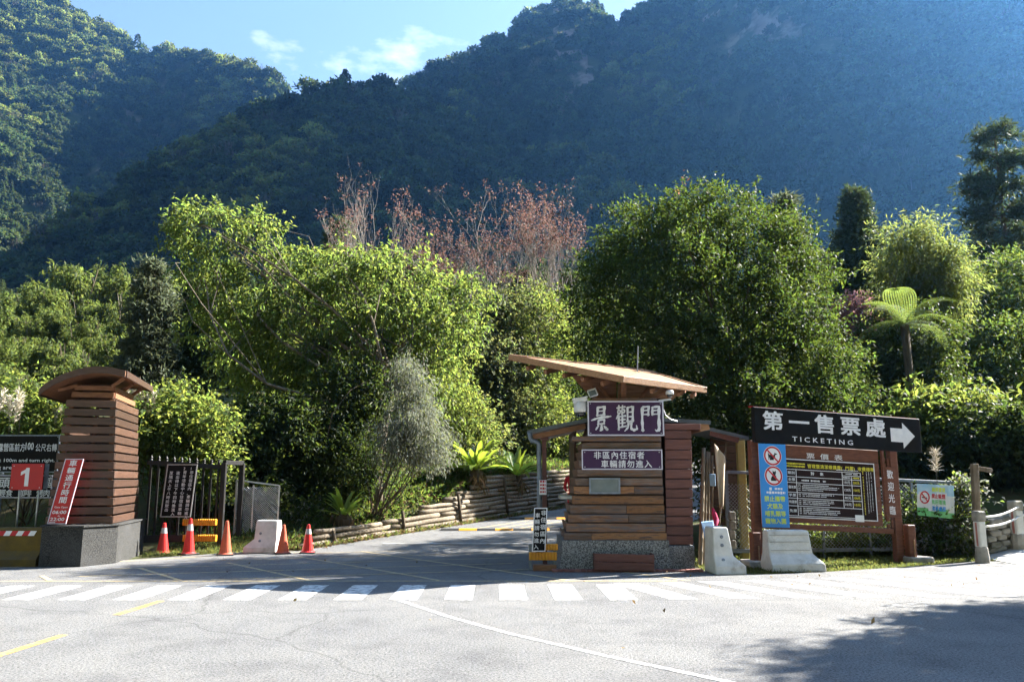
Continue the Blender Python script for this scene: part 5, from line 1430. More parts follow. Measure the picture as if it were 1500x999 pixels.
M_BANB = pmat('banner_blue', (.2, .42, .6), (.42, .55, .65), rough=.35, spec=.5, scale=2)
M_BANW = pmat('banner_white', (.6, .62, .62), (.5, .55, .58), rough=.35, spec=.5, scale=2)
M_BANG = pmat('banner_green', (.1, .42, .13), (.2, .5, .2), rough=.35, spec=.5, scale=3)
mi = []
for j in range(NV):
    for i in range(NU):
        v = (j + .5) / NV + .04 * math.sin(i * .5); mi.append(0 if v < .3 else (2 if v > .78 else 1))
link('cloth', mesh_from('cloth', V, Fc, [M_BANB, M_BANW, M_BANG], True, mi), bn)
def btext(pts, faces, mat, name, off):
    link(name, mesh_from(name, [bmap(p[0], p[1], off) for p in pts], faces, mat), bn)
mb = MB(); ring(mb, 0, 0, .78, 1.0, 0); slash(mb, 0, 0, .85, .2, 0); btext([(.205 + v.x * .135, .42 - v.z * .2) for v in mb.V], mb.F, M_SYMR, 'symbol_ring', .006)
mb = MB(); mb.add([(-.55, 0, -.08), (.55, 0, -.16), (.55, 0, -.02), (-.55, 0, .06)], [(0, 1, 2, 3)]); btext([(.205 + v.x * .135, .42 - v.z * .2) for v in mb.V], mb.F, M_SYMK, 'cigarette_symbol', .005)
for s, v, m in (('無菸環境', .2, M_LETG), ('禁止吸煙', .4, M_SYMR), ('無菸環境', .58, M_BANG), ('違者處罰', .78, M_SIGNB)):
    tx = Text(0); tx.cells(s, 0, 0, 1, 1, dx=1.05, bold=.03)
    btext([(.39 + q.x * .088, v + .03 - q.z * .15) for q in tx.mb.V], tx.mb.F, m, 'lettering', .006)
# ================================================================== stone posts and rope on the right
def rpost(label, px, py0, py1, Y, wd):
    b = P(px, py1, Y); t_ = P(px, py0, Y); b.z = float(hg(b.x, Y)) 
    t = thing('stone_post', label, 'post', b, .3, group='stone posts of the rope railing')
    H = t_.z - b.z
    mb = MB()
    mb.lathe([(wd * .62, -.1), (wd * .66, H * .12), (wd * .56, H * .3), (wd * .5, H * .33)], 10); mb.build('stone_base', M_STONE, t)
    mb = MB(); mb.box((0, 0, H * .56), (wd * .86, wd * .8, H * .5), None, .02); mb.build('painted_shaft', M_CONCW, t)
    mb = MB(); mb.box((0, -.0, H * .56), (wd * .88, wd * .3, H * .46), None, .01); mb.build('red_face', pmat('faded_red_paint', (.3, .1, .08), (.4, .2, .17), rough=.8, scale=6), t)
    mb = MB(); mb.box((0, 0, H * .9), (wd * 1.0, wd * .95, H * .2), None, .025); mb.build('cap', M_STONE, t)
    return t, t_
q1, a = rpost('stone rope post beside the dead wooden pole', 1438, 748, 806, 16.4, .2)
q2, b = rpost('stone rope post farther up the ramp at the picture edge', 1492, 733, 792, 17.6, .24)
for k, dz in ((0, .12), (1, .3)):
    p0 = Vector((q1.location.x + .1, 16.4, a.z - dz)); p1 = Vector((q2.location.x, 17.5, b.z - dz * 1.1))
    pts = [p0.lerp(p1, u) - Vector((0, 0, .05 * math.sin(math.pi * u))) for u in np.linspace(0, 1, 8)]
    pts += [p1 + Vector((1.6, .9, .35))]
    mb = MB(); mb.tube(pts, .022, 8); o = mb.build('rope', M_CONCW, None, smooth=True); tag(o, ('upper' if k == 0 else 'lower') + ' pale rope strung between the stone posts', 'rope', 'ropes of the railing')
dp = thing('wooden_pole', 'old wooden pole with a short crosspiece behind the stone post', 'pole', (P(1430, 760, 16.8).x, 16.8, float(hg(P(1430, 760, 16.8).x, 16.8)) - .1))
mb = MB(); mb.bar(P(1433, 800, 16.8), P(1427, 679, 16.8), .12, .12, .01, up=(0, 1, 0)); put(dp, 'shaft', mb, M_BARK)
mb = MB(); mb.bar(P(1426, 685, 17.4), P(1452, 689, 17.4), .1, .09, .01); put(dp, 'crosspiece', mb, M_BARK)
# low dry-stone wall behind the ropes
sw = thing('stone_wall', 'low dry stone wall behind the rope railing', 'wall', (P(1470, 780, 17.8).x, 17.8, .2))
for r in range(6):
    for k in range(7):
        p = P(1449 + k * 14 + (r % 2) * 6, 806 - r * 8.5 - k * 3.2, 17.6 + k * .12)
        mb = MB(); mb.box((0, 0, 0), (.24 * random.uniform(.8, 1.1), .3, .12 * random.uniform(.85, 1.05)), None, .03)
        mb.build('stone', M_STONE, sw, p - Vector(sw.location), (0, R(random.uniform(-12, -4)), R(random.uniform(-5, 5))))
# ================================================================== bamboo poles, tarpaulin and boards stored beside the booth
for i, (pa, qa, pb, qb, Y, r) in enumerate(((1026, 830, 1031, 655, 15.9, .045), (1031, 828, 1036, 660, 16.0, .03), (1037, 826, 1039, 661, 16.05, .03), (1043, 826, 1043.5, 666, 16.1, .028), (1048, 822, 1064, 648, 16.2, .022))):
    a = P(pa, qa, Y); a.z = 0.0; b = P(pb, qb, Y + .35)
    n = 9; pts = [a.lerp(b, k / n) for k in range(n + 1)]; pp, rr = [], []
    for k in range(n):
        for u, q in ((.0, 1.12), (.06, .97), (.94, .97)): pp.append(a.lerp(b, (k + u) / n)); rr.append(r * q * (1 - .2 * k / n))
    mb = MB(); mb.tube(pp, rr, 8)
    o = mb.build('bamboo_pole', M_BAMB, None, smooth=True)
    tag(o, ('thick bamboo pole leaning nearest the booth siding', 'thin bamboo pole second from the booth siding', 'bamboo pole in the middle of the leaning row', 'bamboo pole beside the hanging tarpaulin', 'slanting bamboo pole crossing behind the tarpaulin')[i], 'pole', 'bamboo poles leaning in the shed')
NUt, NVt = 8, 16
tc0, tc1, tc2, tc3 = P(1046, 649, 16.15), P(1062, 668, 16.2), P(1061, 745, 16.1), P(1053, 742, 16.05)
V = []
for j in range(NVt + 1):
    for i in range(NUt + 1):
        u, v = i / NUt, j / NVt; p = tc0.lerp(tc1, u).lerp(tc3.lerp(tc2, u), v); V.append((p.x, p.y - .05 * math.sin(u * 9 + v * 2) * (.3 + v), p.z))
Fc = [(j * (NUt + 1) + i, (j + 1) * (NUt + 1) + i, (j + 1) * (NUt + 1) + i + 1, j * (NUt + 1) + i + 1) for j in range(NVt) for i in range(NUt)]
o = link('tarpaulin', mesh_from('tarpaulin', V, Fc, M_TARP, True)); tag(o, 'tan tarpaulin hanging among the bamboo poles', 'tarpaulin'); sm = o.modifiers.new('solid', 'SOLIDIFY'); sm.thickness = .006
mb = MB(); mb.prism([P(1027, 765, 15.6), P(1044, 763, 15.7), P(1052, 815, 15.5), P(1040, 822, 15.45)], (0, 0, 0), (.02, .05, .01)); o = mb.build('blue_board', M_BLUEP); tag(o, 'pale blue sheet propped behind the end-on barrier', 'board')
mb = MB(); x0, x1, z0, z1 = rect(1039, 694, 1048, 712, 16.3); mb.box(((x0 + x1) / 2, 16.3, (z0 + z1) / 2), (x1 - x0, .04, z1 - z0), None, .01); o = mb.build('blue_bag', M_BLUEP); tag(o, 'small blue bag hanging between the bamboo poles', 'bag')
mb = MB()
pts = [P(1044, 744, 16.0), P(1046, 752, 15.95), P(1049, 762, 15.95), P(1047, 774, 15.68)]
mb.tube(pts, [.02, .045, .055, .03], 10); o = mb.build('red_bundle', pmat('pink_red_cloth', (.45, .03, .1), (.35, .02, .08), rough=.85, scale=9), None, smooth=True); tag(o, 'crimson cloth bundle hanging by the tarpaulin', 'cloth')
for k in range(4):
    mb = MB(); p = P(1072 + (k % 2), 755 + k * 14, 16.9); mb.box(p, (.12, .14, .17), None, .015); o = mb.build('concrete_block', M_STONE)
    p2 = p; tag(o, ('topmost', 'second', 'third', 'lowest')[k] + ' pale block of the stack behind the chain link', 'block', 'blocks behind the fence')
# ================================================================== log retaining wall
lw_ = thing('log_wall', 'retaining wall of stacked weathered logs along the gate road', 'wall', (-3, 21, 0))
cnt = 0
for r in range(10):
    y = 19.3 + r * .55 if r > 2 else 19.3 + r * .25
    while y < 34:
        ln = random.uniform(1.7, 2.6); y2 = y + ln
        H0 = float(wallh(y)) + .1
        zoff = .06 + r * .135
        if zoff < H0 + .05:
            for j in range(1):
                rr = .058 * random.uniform(.85, 1.2); d = r * .035
                a = Vector((float(xl(y)) - .28 - d, y, float(roadz(y)) + zoff)); b = Vector((float(xl(y2)) - .28 - d, y2, float(roadz(y2)) + zoff + random.uniform(-.02, .03)))
                n = 5; pts = [a.lerp(b, k / n) + Vector((random.uniform(-.012, .012), 0, random.uniform(-.012, .012) - .015 * math.sin(math.pi * k / n))) for k in range(n + 1)]
                mb = MB(); mb.tube(pts, [rr * random.uniform(.92, 1.06) for _ in pts], 7); put(lw_, 'log', mb, M_LOG, True); cnt += 1
        y = y2 + random.uniform(-.05, .1)
for y in np.arange(20.2, 33, 2.3):
    H0 = float(wallh(y)) + random.uniform(.05, .2)
    mb = MB(); p = Vector((float(xl(y)) - .2, y, float(roadz(y)))); mb.tube([p, p + Vector((-.1 * H0, 0, H0 * .85))], .045, 7); put(lw_, 'stake', mb, M_BARKD, True)
print('logs', cnt)
# ================================================================== person in red at the service side
pr = thing('person', 'person in a red jacket and red trousers half hidden behind the booth', 'person', (1.78, 24.2, float(roadz(24.2))))
def body(name, chain, edges, mat, parent, sub=2):
    me = bpy.data.meshes.new(name); me.from_pydata([c[0] for c in chain], edges, []); me.materials.append(mat)
    o = link(name, me, parent)
    sk = o.modifiers.new('skin', 'SKIN'); sk.use_smooth_shade = True
    for v, c in zip(me.skin_vertices[0].data, chain): v.radius = c[1]
    me.skin_vertices[0].data[0].use_root = True
    ss = o.modifiers.new('smooth', 'SUBSURF'); ss.levels = ss.render_levels = sub
    return o
bodyv = [((0, 0, .9), (.15, .1)), ((0, .0, 1.1), (.14, .095)), ((0, 0, 1.32), (.17, .1)), ((0, 0, 1.43), (.07, .065)), ((0, -.01, 1.5), (.052, .052)),
         ((-.09, 0, .84), (.095, .1)), ((-.1, -.02, .47), (.062, .066)), ((-.1, .02, .1), (.045, .05)), ((-.1, -.1, .05), (.042, .035)),
         ((.09, 0, .84), (.095, .1)), ((.1, -.03, .47), (.062, .066)), ((.11, .02, .1), (.045, .05)), ((.11, -.1, .05), (.042, .035)),
         ((-.19, 0, 1.36), (.06, .06)), ((-.25, -.03, 1.1), (.045, .045)), ((-.2, -.22, 1.0), (.035, .035)),
         ((.19, 0, 1.36), (.06, .06)), ((.26, -.02, 1.1), (.045, .045)), ((.24, -.18, .92), (.035, .035))]
eds = [(0, 1), (1, 2), (2, 3), (3, 4), (0, 5), (5, 6), (6, 7), (7, 8), (0, 9), (9, 10), (10, 11), (11, 12), (2, 13), (13, 14), (14, 15), (2, 16), (16, 17), (17, 18)]
body('body', bodyv, eds, M_CLOTHR, pr)
for s in (-1, 1):
    mb = MB(); mb.box((s * .1 + (.01 if s > 0 else 0), -.05, .035), (.1, .27, .08), None, .03); mb.build('shoe', M_CLOTHK, pr)
    hx, hy, hz = ((-.19, -.25, .985) if s < 0 else (.235, -.21, .9))
    hv = [((hx, hy, hz), (.03, .018)), ((hx - .005, hy - .06, hz - .01), (.036, .016))]; he = [(0, 1)]
    for k in range(4): hv += [((hx - .03 + .018 * k, hy - .1, hz - .015), (.009, .009)), ((hx - .03 + .018 * k, hy - .145 + .008 * abs(k - 1.5), hz - .035), (.008, .008))]; he += [(1, 2 + 2 * k), (2 + 2 * k, 3 + 2 * k)]
    hv += [((hx + s * -.04, hy - .05, hz), (.01, .01)), ((hx + s * -.05, hy - .085, hz - .01), (.009, .009))]; he += [(0, 10), (10, 11)]
    body('hand', hv, he, M_SKIN, pr, 1)
mb = MB(); mb.lathe([(.001, 1.44), (.05, 1.45), (.075, 1.5), (.088, 1.57), (.085, 1.63), (.06, 1.68), (.001, 1.69)], 16); mb.V = [Vector((v.x * .9, v.y * 1.05 - .015, v.z)) for v in mb.V]
hd_ = mb.build('head', M_SKIN, pr, smooth=True)
mb = MB(); mb.lathe([(.001, 1.5), (.08, 1.5), (.094, 1.58), (.09, 1.65), (.065, 1.695), (.001, 1.705)], 16); mb.V = [Vector((v.x * .95, v.y * 1.0 + .02, v.z)) for v in mb.V]; mb.build('hair', M_HAIR, hd_, smooth=True)
mb = MB(); mb.prism([(-.012, -.1, 1.56), (.012, -.1, 1.56), (0, -.125, 1.55)], (0, 0, -.01), (0, .02, .03)); mb.build('nose', M_SKIN, hd_)
for s in (-1, 1):
    mb = MB(); mb.box((s * .032, -.097, 1.585), (.026, .012, .01), None, .003); mb.build('eye', M_HAIR, hd_)
    mb = MB(); mb.box((s * .083, 0, 1.57), (.014, .03, .05), None, .005); mb.build('ear', M_SKIN, hd_)
mb = MB(); mb.box((0, -.096, 1.51), (.04, .01, .008), None, .003); mb.build('mouth', M_SYMR, hd_)
# ------------------------------------------------------------------ vegetation
def BK(px, m=.5): return 16.68 / (.6 - (px - 750) / 1224) + m      # nearest point of the bank seen at px
def pbase(px, Y): return P(px, 700, Y)
def plant(name, label, cat, lobes, leaf, crown, stems=5, bark=M_BARKD, r=.02, group=None, extra=None):
    """a shrub: leaf crown and a handful of stems from one root"""
    c = np.mean([l[:3] for l in lobes], 0); bx = c[0]
    if 19.3 < c[1] < 32 and -1.5 < bx - float(xl(c[1])) < 1: bx = float(xl(c[1])) - .8      # rooted on the bank, not on the road
    base = Vector((bx, c[1], float(hg(bx, c[1])) - .05))
    t = thing(name, label, cat, base, group=group)
    lobes = clumpy(lobes, 5, .5, .9, 1.0, .8)
    q, cps = crown_quads(lobes, **crown)
    zmin = hg(q[:, :, 0], q[:, :, 1]) + .02
    q[:, :, 2] = np.maximum(q[:, :, 2], zmin)
    mats, mi = [leaf], None
    if extra: mats = [leaf, extra[0]]; mi = (rng.random(len(q)) < extra[1]).astype(np.int32)
    link('foliage', quads_mesh('foliage', q - np.array(base, np.float32), None, mats, mi), t)
    mb = MB()
    for i in rng.choice(len(cps), min(stems, len(cps)), replace=False):
        pts = limb((base.x + random.uniform(-.15, .15), base.y + random.uniform(-.1, .1), base.z), cps[i], .1, 5)
        mb.tube([p - base for p in pts], [r * (1 - .7 * k / 4) for k in range(5)], 5, False)
    mb.build('stem', bark, t, smooth=True)
    return t

# ---- bright spreading tree left of the road
Yt = 26.2
lob = [lobe(325, 358, Yt, 62), lobe(290, 345, Yt - .4, 38), lobe(372, 355, Yt + .3, 34), lobe(300, 400, Yt - .5, 45), lobe(400, 420, Yt, 66), lobe(470, 420, Yt + .6, 62), lobe(520, 430, Yt - .8, 60), lobe(575, 430, Yt, 64),
       lobe(640, 455, Yt + .3, 55), lobe(688, 450, Yt, 32), lobe(560, 495, Yt - 1.0, 72), lobe(450, 500, Yt - .8, 80), lobe(355, 500, Yt, 60), lobe(400, 560, Yt - .6, 62), lobe(480, 570, Yt - 1, 66), lobe(625, 540, Yt, 52), lobe(665, 500, Yt - .5, 42), lobe(310, 480, Yt - .3, 34), lobe(540, 580, Yt - .2, 46), lobe(600, 590, Yt + 1, 40)]
tree('broadleaf_tree', 'wide bright yellow-green backlit tree spreading over the log wall bank', 'tree', P(548, 740, BK(548, 1.3)), P(588, 560, 25.4), clumpy(lob, 6, .42, .8, .7), L_TREE1, M_BARK, .2,
     dict(nclus=740, ntw=7, k=8, L=.165, W=.068, sig=.2, droop=.65, spread=.65, twig=.45, inner=.03, curl=.25, shell=(.78, 1.05)), nbr=170)
# ---- big round dark evergreen behind the booth
Yt = 20.8
lob = [lobe(925, 352, Yt, 46), lobe(1145, 392, Yt, 56), lobe(885, 425, Yt, 46), lobe(1035, 353, Yt, 72), lobe(975, 363, Yt - .5, 61), lobe(1095, 373, Yt, 66), lobe(920, 438, Yt - .3, 72), lobe(1000, 438, Yt - 1.2, 85), lobe(1090, 448, Yt - 1.2, 85), lobe(1160, 448, Yt, 65), lobe(885, 508, Yt, 48),
       lobe(930, 538, Yt - 1, 76), lobe(1030, 548, Yt - 1.6, 93), lobe(1130, 538, Yt - 1.2, 85), lobe(1195, 528, Yt - .2, 48), lobe(880, 593, Yt - .2, 42), lobe(960, 618, Yt - .8, 61), lobe(1060, 628, Yt - 1, 68), lobe(1170, 598, Yt - .5, 57), (7.6, 25.2, 6.0, 1.8, 1.6, 1.8)]  # last lobe: unseen, added behind the crown to shade the gate road
tree('evergreen_tree', 'large round glossy dark green tree directly behind the gate booth', 'tree', (6.1, 21.2, 0), (5.5, 21.0, 4.0), clumpy(lob, 7, .4, .82, .9), L_TREE2, M_BARKD, .26,
     dict(nclus=1500, ntw=9, k=7, L=.115, W=.046, sig=.22, droop=.1, spread=.85, twig=.28, inner=.2, curl=.15), nbr=110, extra=(L_RED, .35, .88))
# ---- vine-draped thin trees between them
def simple_tree(label, px, pybase, Y, pyt, lobs, leaf, crown, bark=M_BARK, r=.07, name='slender_tree', lean=0, group=None, nbr=60, extra=None):
    return tree(name, label, 'tree', pbase(px, Y), P(px + lean, pyt, Y), lobs, leaf, bark, r, crown, nbr, extra, group)
cr = dict(nclus=320, ntw=7, k=6, L=.16, W=.065, sig=.34, droop=.45, spread=.8, twig=.35, inner=.15)
simple_tree('slender vine-draped tree with a pale leaning trunk left of the booth roof tip', 712, 690, 33, 520, [lobe(720, 480, 33.00, 38), lobe(745, 540, 33.00, 42), lobe(690, 570, 33.00, 40), lobe(735, 610, 32.60, 44), lobe(760, 450, 33.30, 30)], L_MID, cr, M_BARKP, .09, lean=14)
simple_tree('slender light green tree rising behind the side canopy of the booth', 785, 690, 34, 520, [lobe(790, 470, 34.00, 36), lobe(775, 560, 34.00, 44), lobe(800, 620, 33.50, 44), lobe(820, 520, 34.50, 34)], L_SHRUBL, cr, M_BARKP, .08, lean=4)
simple_tree('thin grey-green tree behind the tip of the bright tree', 662, 690, 32, 520, [lobe(655, 570, 32.00, 42), lobe(700, 520, 32.00, 40), lobe(640, 620, 31.00, 46), lobe(690, 640, 30.00, 40)], L_MID, cr, M_BARKP, .08)
# ---- bare autumn trees with rusty seed tips
def bare_tree(label, px, Y, ptop, spread, seed, n1=10, rust=1.0):
    rs = random.Random(seed); base = P(px, ptop + 90, Y); base.z = float(hg(base.x, Y)) - .2
    top = P(px, ptop, Y); H = top.z - base.z
    t = thing('bare_tree', label, 'tree', base, group='bare rusty-tipped trees')
    mb = MB(); tips = []
    wsp = spread * Y / 1180
    def grow(p, d, L, r, lev):
        n = 4; pts = [p]; q = p.copy(); dd = d.copy()
        for k in range(n):
            dd = (dd + Vector((rs.gauss(0, .14), rs.gauss(0, .14), .1 + rs.gauss(0, .06)))).normalized(); q = q + dd * L / n; pts.append(q.copy())
        mb.tube(pts, [r * (1 - .5 * k / n) for k in range(n + 1)], 5 if lev < 2 else 3, False)
        if lev >= 5: tips.append((pts[-1], dd)); tips.append((pts[-2], dd)); return
        for c in range((2 if lev > 3 else 3) if lev > 0 else n1):
            s = rs.randint(2, n) if lev else rs.randint(2, n)
            a = rs.uniform(0, 6.28); o = Vector((math.cos(a), math.sin(a), rs.uniform(.5, 1.4))).normalized()
            grow(pts[s], (dd * .55 + o * .75).normalized(), L * rs.uniform(.55, .8), r * .5, lev + 1)
    grow(base, Vector((rs.uniform(-.06, .06), 0, 1)), H * .42, .024 * H * .5, 0)
    V = np.array([tuple(v) for v in mb.V]); z0, zm = V[:, 2].min(), V[:, 2].max()
    # fit the grown skeleton to the tree's measured height and spread
    sx = wsp / max(.1, np.quantile(np.abs(V[:, 0] - base.x), .97)); szz = (top.z - base.z) / (zm - base.z)
    fit = lambda v: Vector(((v.x - base.x) * sx, (v.y - base.y) * sx, (v.z - base.z) * szz))
    mb.V = [fit(v) for v in mb.V]; mb.build('trunk', M_BARKP, t)
    p = np.array([tuple(fit(a)) for a, d in tips]); d = np.array([tuple(d) for a, d in tips])
    hi = p[:, 2] > np.quantile(p[:, 2], .25); p, d = p[hi], d[hi]
    if rust < 1: keep = rng.random(len(p)) < rust; p, d = p[keep], d[keep]
    q = leaf_quads(p, unit(d), 4, .14, .06, .2, .8, .2, .07)
    link('crown', quads_mesh('crown', q, L_RUST), t)
bare_tree('bare tree with pale branches standing left of the rusty clump', 545, 36, 232, 66, 5, 10, .3)
bare_tree('tallest bare tree with rusty red tips above the bright tree', 695, 37, 238, 96, 8, 11)
bare_tree('smaller bare rusty-tipped tree nearest the dark evergreen', 792, 36.5, 262, 52, 13)
bare_tree('thin bare tree showing between the two rusty crowns', 635, 39, 300, 45, 21)
# ---- conifers
def conifer(label, px, Y, ptop, pbot, spread, leaf=L_CONI, name='cedar_tree', nwh=20, per=7, dens=1.0, taper=.75, droop=.25, group=None, clump=.42, gap=0.0, seed=1):
    rs = np.random.default_rng(seed); base = P(px, ptop * .6 + pbot * .4, Y); base.z = float(hg(base.x, Y)) - .2
    top = P(px, ptop, Y); bot = P(px, pbot, Y); wsp = spread * Y / 1180
    t = thing(name, label, 'tree', base, group=group)
    mb = MB(); mb.tube([base - base, Vector((0, 0, (top.z - base.z) * .5)), Vector((0, 0, top.z - base.z))], [.028 * (top.z - base.z) * .6, .02 * (top.z - base.z) * .5, .015], 7)
    ps, ds = [], []
    H = top.z - bot.z
    for i in range(nwh):
        f = (i + rs.uniform(0, .8)) / nwh; z = bot.z + H * f - base.z
        Rr = wsp * ((1 - f) ** taper) * rs.uniform(.75, 1.1) + .12
        for k in range(per):
            if rs.random() < gap: continue
            a = rs.uniform(0, 6.28); dr = np.array([math.cos(a), math.sin(a), 0]); L = Rr * rs.uniform(.55, 1.1)
            e = np.array([0, 0, z]) + dr * L + np.array([0, 0, -droop * L + .12 * L * L / max(wsp, .3)])
            mb.tube([Vector((0, 0, z)), Vector(tuple((np.array([0, 0, z]) + e) / 2 + np.array([0, 0, .08]))), Vector(tuple(e))], [.03, .022, .01], 4, False)
            m = max(2, int(L / clump * 2.2))
            for j in range(m):
                u = .3 + .75 * (j + rs.random()) / m
                c = np.array([0, 0, z]) * (1 - u) + e * u
                nn = int(9 * dens)
                ps.append(c + rs.normal(0, clump * .42, (nn, 3)) * np.array([1, 1, .6])); ds.append(np.tile(unit(dr + np.array([0, 0, .35])), (nn, 1)) + rs.normal(0, .35, (nn, 3)))
    p = np.concatenate(ps); d = unit(np.concatenate(ds))
    link('crown', quads_mesh('crown', leaf_quads(p, d, 3, clump * .75, clump * .17, .0, .8, .15, .05, .5), leaf), t)
    mb.build('trunk', M_BARKD, t, smooth=True)
    return t
conifer('dense dark cedar between the evergreen and the feathery tree', 1258, 38, 276, 520, 88, nwh=28, per=11, taper=1.0, seed=2)
conifer('tall open cedar at the right edge rising above all other trees', 1467, 36, 183, 470, 62, nwh=17, per=9, taper=.4, gap=.25, clump=.46, droop=-.05, seed=3)
conifer('pale cypress top peeping over the right shoulder of the evergreen', 1150, 34, 290, 470, 40, L_CONIG, nwh=20, per=7, taper=.6, seed=4)
conifer('small cypress spire right of the evergreen crown', 1206, 42, 365, 520, 22, L_CONIG, nwh=18, per=6, seed=5)
conifer('grey-green conifer left of the bright tree behind the slat tower', 222, 34, 385, 590, 46, L_CONIG, nwh=24, per=7, taper=.55, seed=6)
conifer('dark conifer directly behind the left side of the bright tree', 285, 36, 410, 620, 40, L_CONI, nwh=22, per=7, taper=.5, seed=7)
conifer('dark conifer top just left of the pale bare tree', 495, 38, 325, 560, 40, L_CONI, nwh=22, per=8, taper=.45, seed=8)
conifer('grey-green conifer behind the pale bare tree', 585, 40, 372, 600, 44, L_CONIG, nwh=22, per=8, taper=.45, seed=9)
conifer('grey-green conifer behind the tall rusty tree', 660, 41, 385, 620, 46, L_CONIG, nwh=22, per=8, taper=.45, seed=10)
conifer('dark grey conifer behind the smallest rusty tree', 770, 40, 395, 620, 48, L_CONI, nwh=22, per=8, taper=.45, seed=12)
conifer('shadowed conifer between the rusty trees and the evergreen', 838, 40, 400, 620, 40, L_CONI, nwh=20, per=7, taper=.5, seed=13)
conifer('shadowed conifer low behind the vine-draped trees', 725, 33, 455, 640, 52, L_CONIG, nwh=18, per=8, taper=.4, seed=14)
# ---- feathery bright tree and others on the right
Yt = 27
lob = [lobe(1335, 362, Yt, 26, 1, .8), lobe(1312, 400, Yt, 26, 1, .8), lobe(1365, 398, Yt, 30, 1, .8), lobe(1345, 440, Yt, 36, 1, .9), lobe(1388, 440, Yt, 28)]
simple_tree('feathery bright yellow-green tree right of the dark cedar', 1345, 690, Yt, 470, clumpy(lob, 6, .45, .95, .5, .5), L_PINN, dict(nclus=420, ntw=5, k=8, L=.2, W=.045, sig=.2, droop=.35, spread=.45, twig=.8, inner=.04, flat=1.2), M_BARKP, .1, 'feathery_tree')
Yt = 31
lob = [lobe(1445, 425, Yt, 46), lobe(1490, 415, Yt, 44), lobe(1410, 470, Yt - .5, 46), lobe(1465, 480, Yt - 1, 60), lobe(1520, 470, Yt, 60), lobe(1430, 530, Yt - 1, 52)]
simple_tree('dark bushy tree below the tall open cedar', 1465, 690, Yt, 520, lob, L_SHRUB, dict(nclus=520, ntw=7, k=6, L=.16, W=.07, sig=.28, droop=.3, spread=.8, twig=.3, inner=.2), M_BARKD, .14, 'bushy_tree')
lob = [lobe(1250, 465, 30, 26), lobe(1235, 480, 30, 18), lobe(1262, 480, 30, 16)]
simple_tree('small dusky pink-leaved tree beside the evergreen', 1250, 690, 30, 500, lob, L_PURP, dict(nclus=90, ntw=6, k=5, L=.14, W=.06, sig=.25, droop=.2, spread=.8, twig=.3), M_BARKP, .06, 'pink_tree', nbr=30)
crs = dict(nclus=420, ntw=6, k=6, L=.15, W=.07, sig=.22, droop=.35, spread=.8, twig=.3, inner=.18)
def cs(**k): d = dict(crs); d.update(k); return d
plant('climber_thicket', 'dark thicket under the tree fern right of the evergreen', 'shrub', [lobe(1290, 520, 25.00, 52), lobe(1345, 520, 25.00, 58), lobe(1300, 590, 24.50, 66), lobe(1370, 590, 24.50, 60), lobe(1250, 600, 24.80, 44)], L_DARK, cs(nclus=560, L=.14))
plant('shrub', 'light green leafy shrub between the evergreen and the arrow sign', 'shrub', [lobe(1205, 560, 21.80, 46), lobe(1165, 590, 21.60, 40), lobe(1230, 600, 21.50, 46), lobe(1180, 640, 21.20, 40)], L_SHRUB, cs(nclus=430, L=.13, W=.055))
plant('shrub', 'vine-covered mound at the right edge below the bushy tree', 'shrub', [lobe(1450, 540, 27.50, 52), lobe(1500, 520, 27.50, 54), lobe(1490, 590, 27.00, 66), lobe(1420, 600, 27.00, 50)], L_SHRUB, cs(nclus=520))
plant('shrub', 'broad-leaved bright shrub just right of the arrow sign', 'shrub', [lobe(1365, 640, 21.70, 42), lobe(1410, 620, 21.60, 40), lobe(1395, 670, 21.50, 40), lobe(1345, 600, 21.80, 30), lobe(1440, 660, 21.50, 38)], L_SHRUBL, cs(nclus=330, ntw=4, k=6, L=.24, W=.09, inner=.05, droop=.5), stems=12)
plant('shrub', 'shaded shrub above the stone wall at the right edge', 'shrub', [lobe(1470, 660, 20.10, 46), lobe(1510, 640, 20.10, 50), lobe(1500, 700, 20.40, 46), lobe(1450, 710, 20.50, 36)], L_DARK, cs(nclus=420))
plant('fence_vine', 'leafy vine growing along the bottom of the fence under the banner', 'vine', [lobe(1340, 770, 17.70, 30, .5), lobe(1370, 780, 17.75, 30, .5), lobe(1395, 770, 17.85, 26, .6), lobe(1405, 740, 17.90, 18, .6), lobe(1355, 800, 17.65, 24, .5)], L_SHRUB, cs(nclus=210, L=.085, W=.05, sig=.12, ntw=6), stems=8, extra=(L_GREY, .25))
plant('fence_vine', 'sunlit pale-leaved creeper hanging off the right end of the fence', 'vine', [lobe(1406, 722, 17.80, 11, .7, 1.6), lobe(1402, 765, 17.70, 16, .7, 1.5), lobe(1410, 790, 17.70, 15, .7)], L_GREY, cs(nclus=110, L=.1, W=.06, sig=.1, ntw=5), stems=6, extra=(L_SHRUBL, .4))
plant('hedge_shrub', 'low clipped green shrub seen below the price board', 'shrub', [lobe(1210, 795, 17.95, 26, .7), lobe(1250, 795, 17.95, 26, .7), lobe(1285, 798, 18.05, 24, .7), lobe(1175, 800, 17.85, 22, .7), lobe(1312, 800, 18.05, 22, .7)], L_SHRUBL, cs(nclus=300, L=.075, W=.045, sig=.1, ntw=6), stems=10)
plant('shrub', 'weedy shrub behind the chain link beside the shed', 'shrub', [lobe(1085, 790, 18.20, 24, .7), lobe(1075, 760, 18.80, 26, .7), lobe(1110, 770, 18.60, 24, .7), lobe(1100, 720, 19.20, 30)], L_MID, cs(nclus=190, L=.09, W=.05, sig=.12), stems=8)
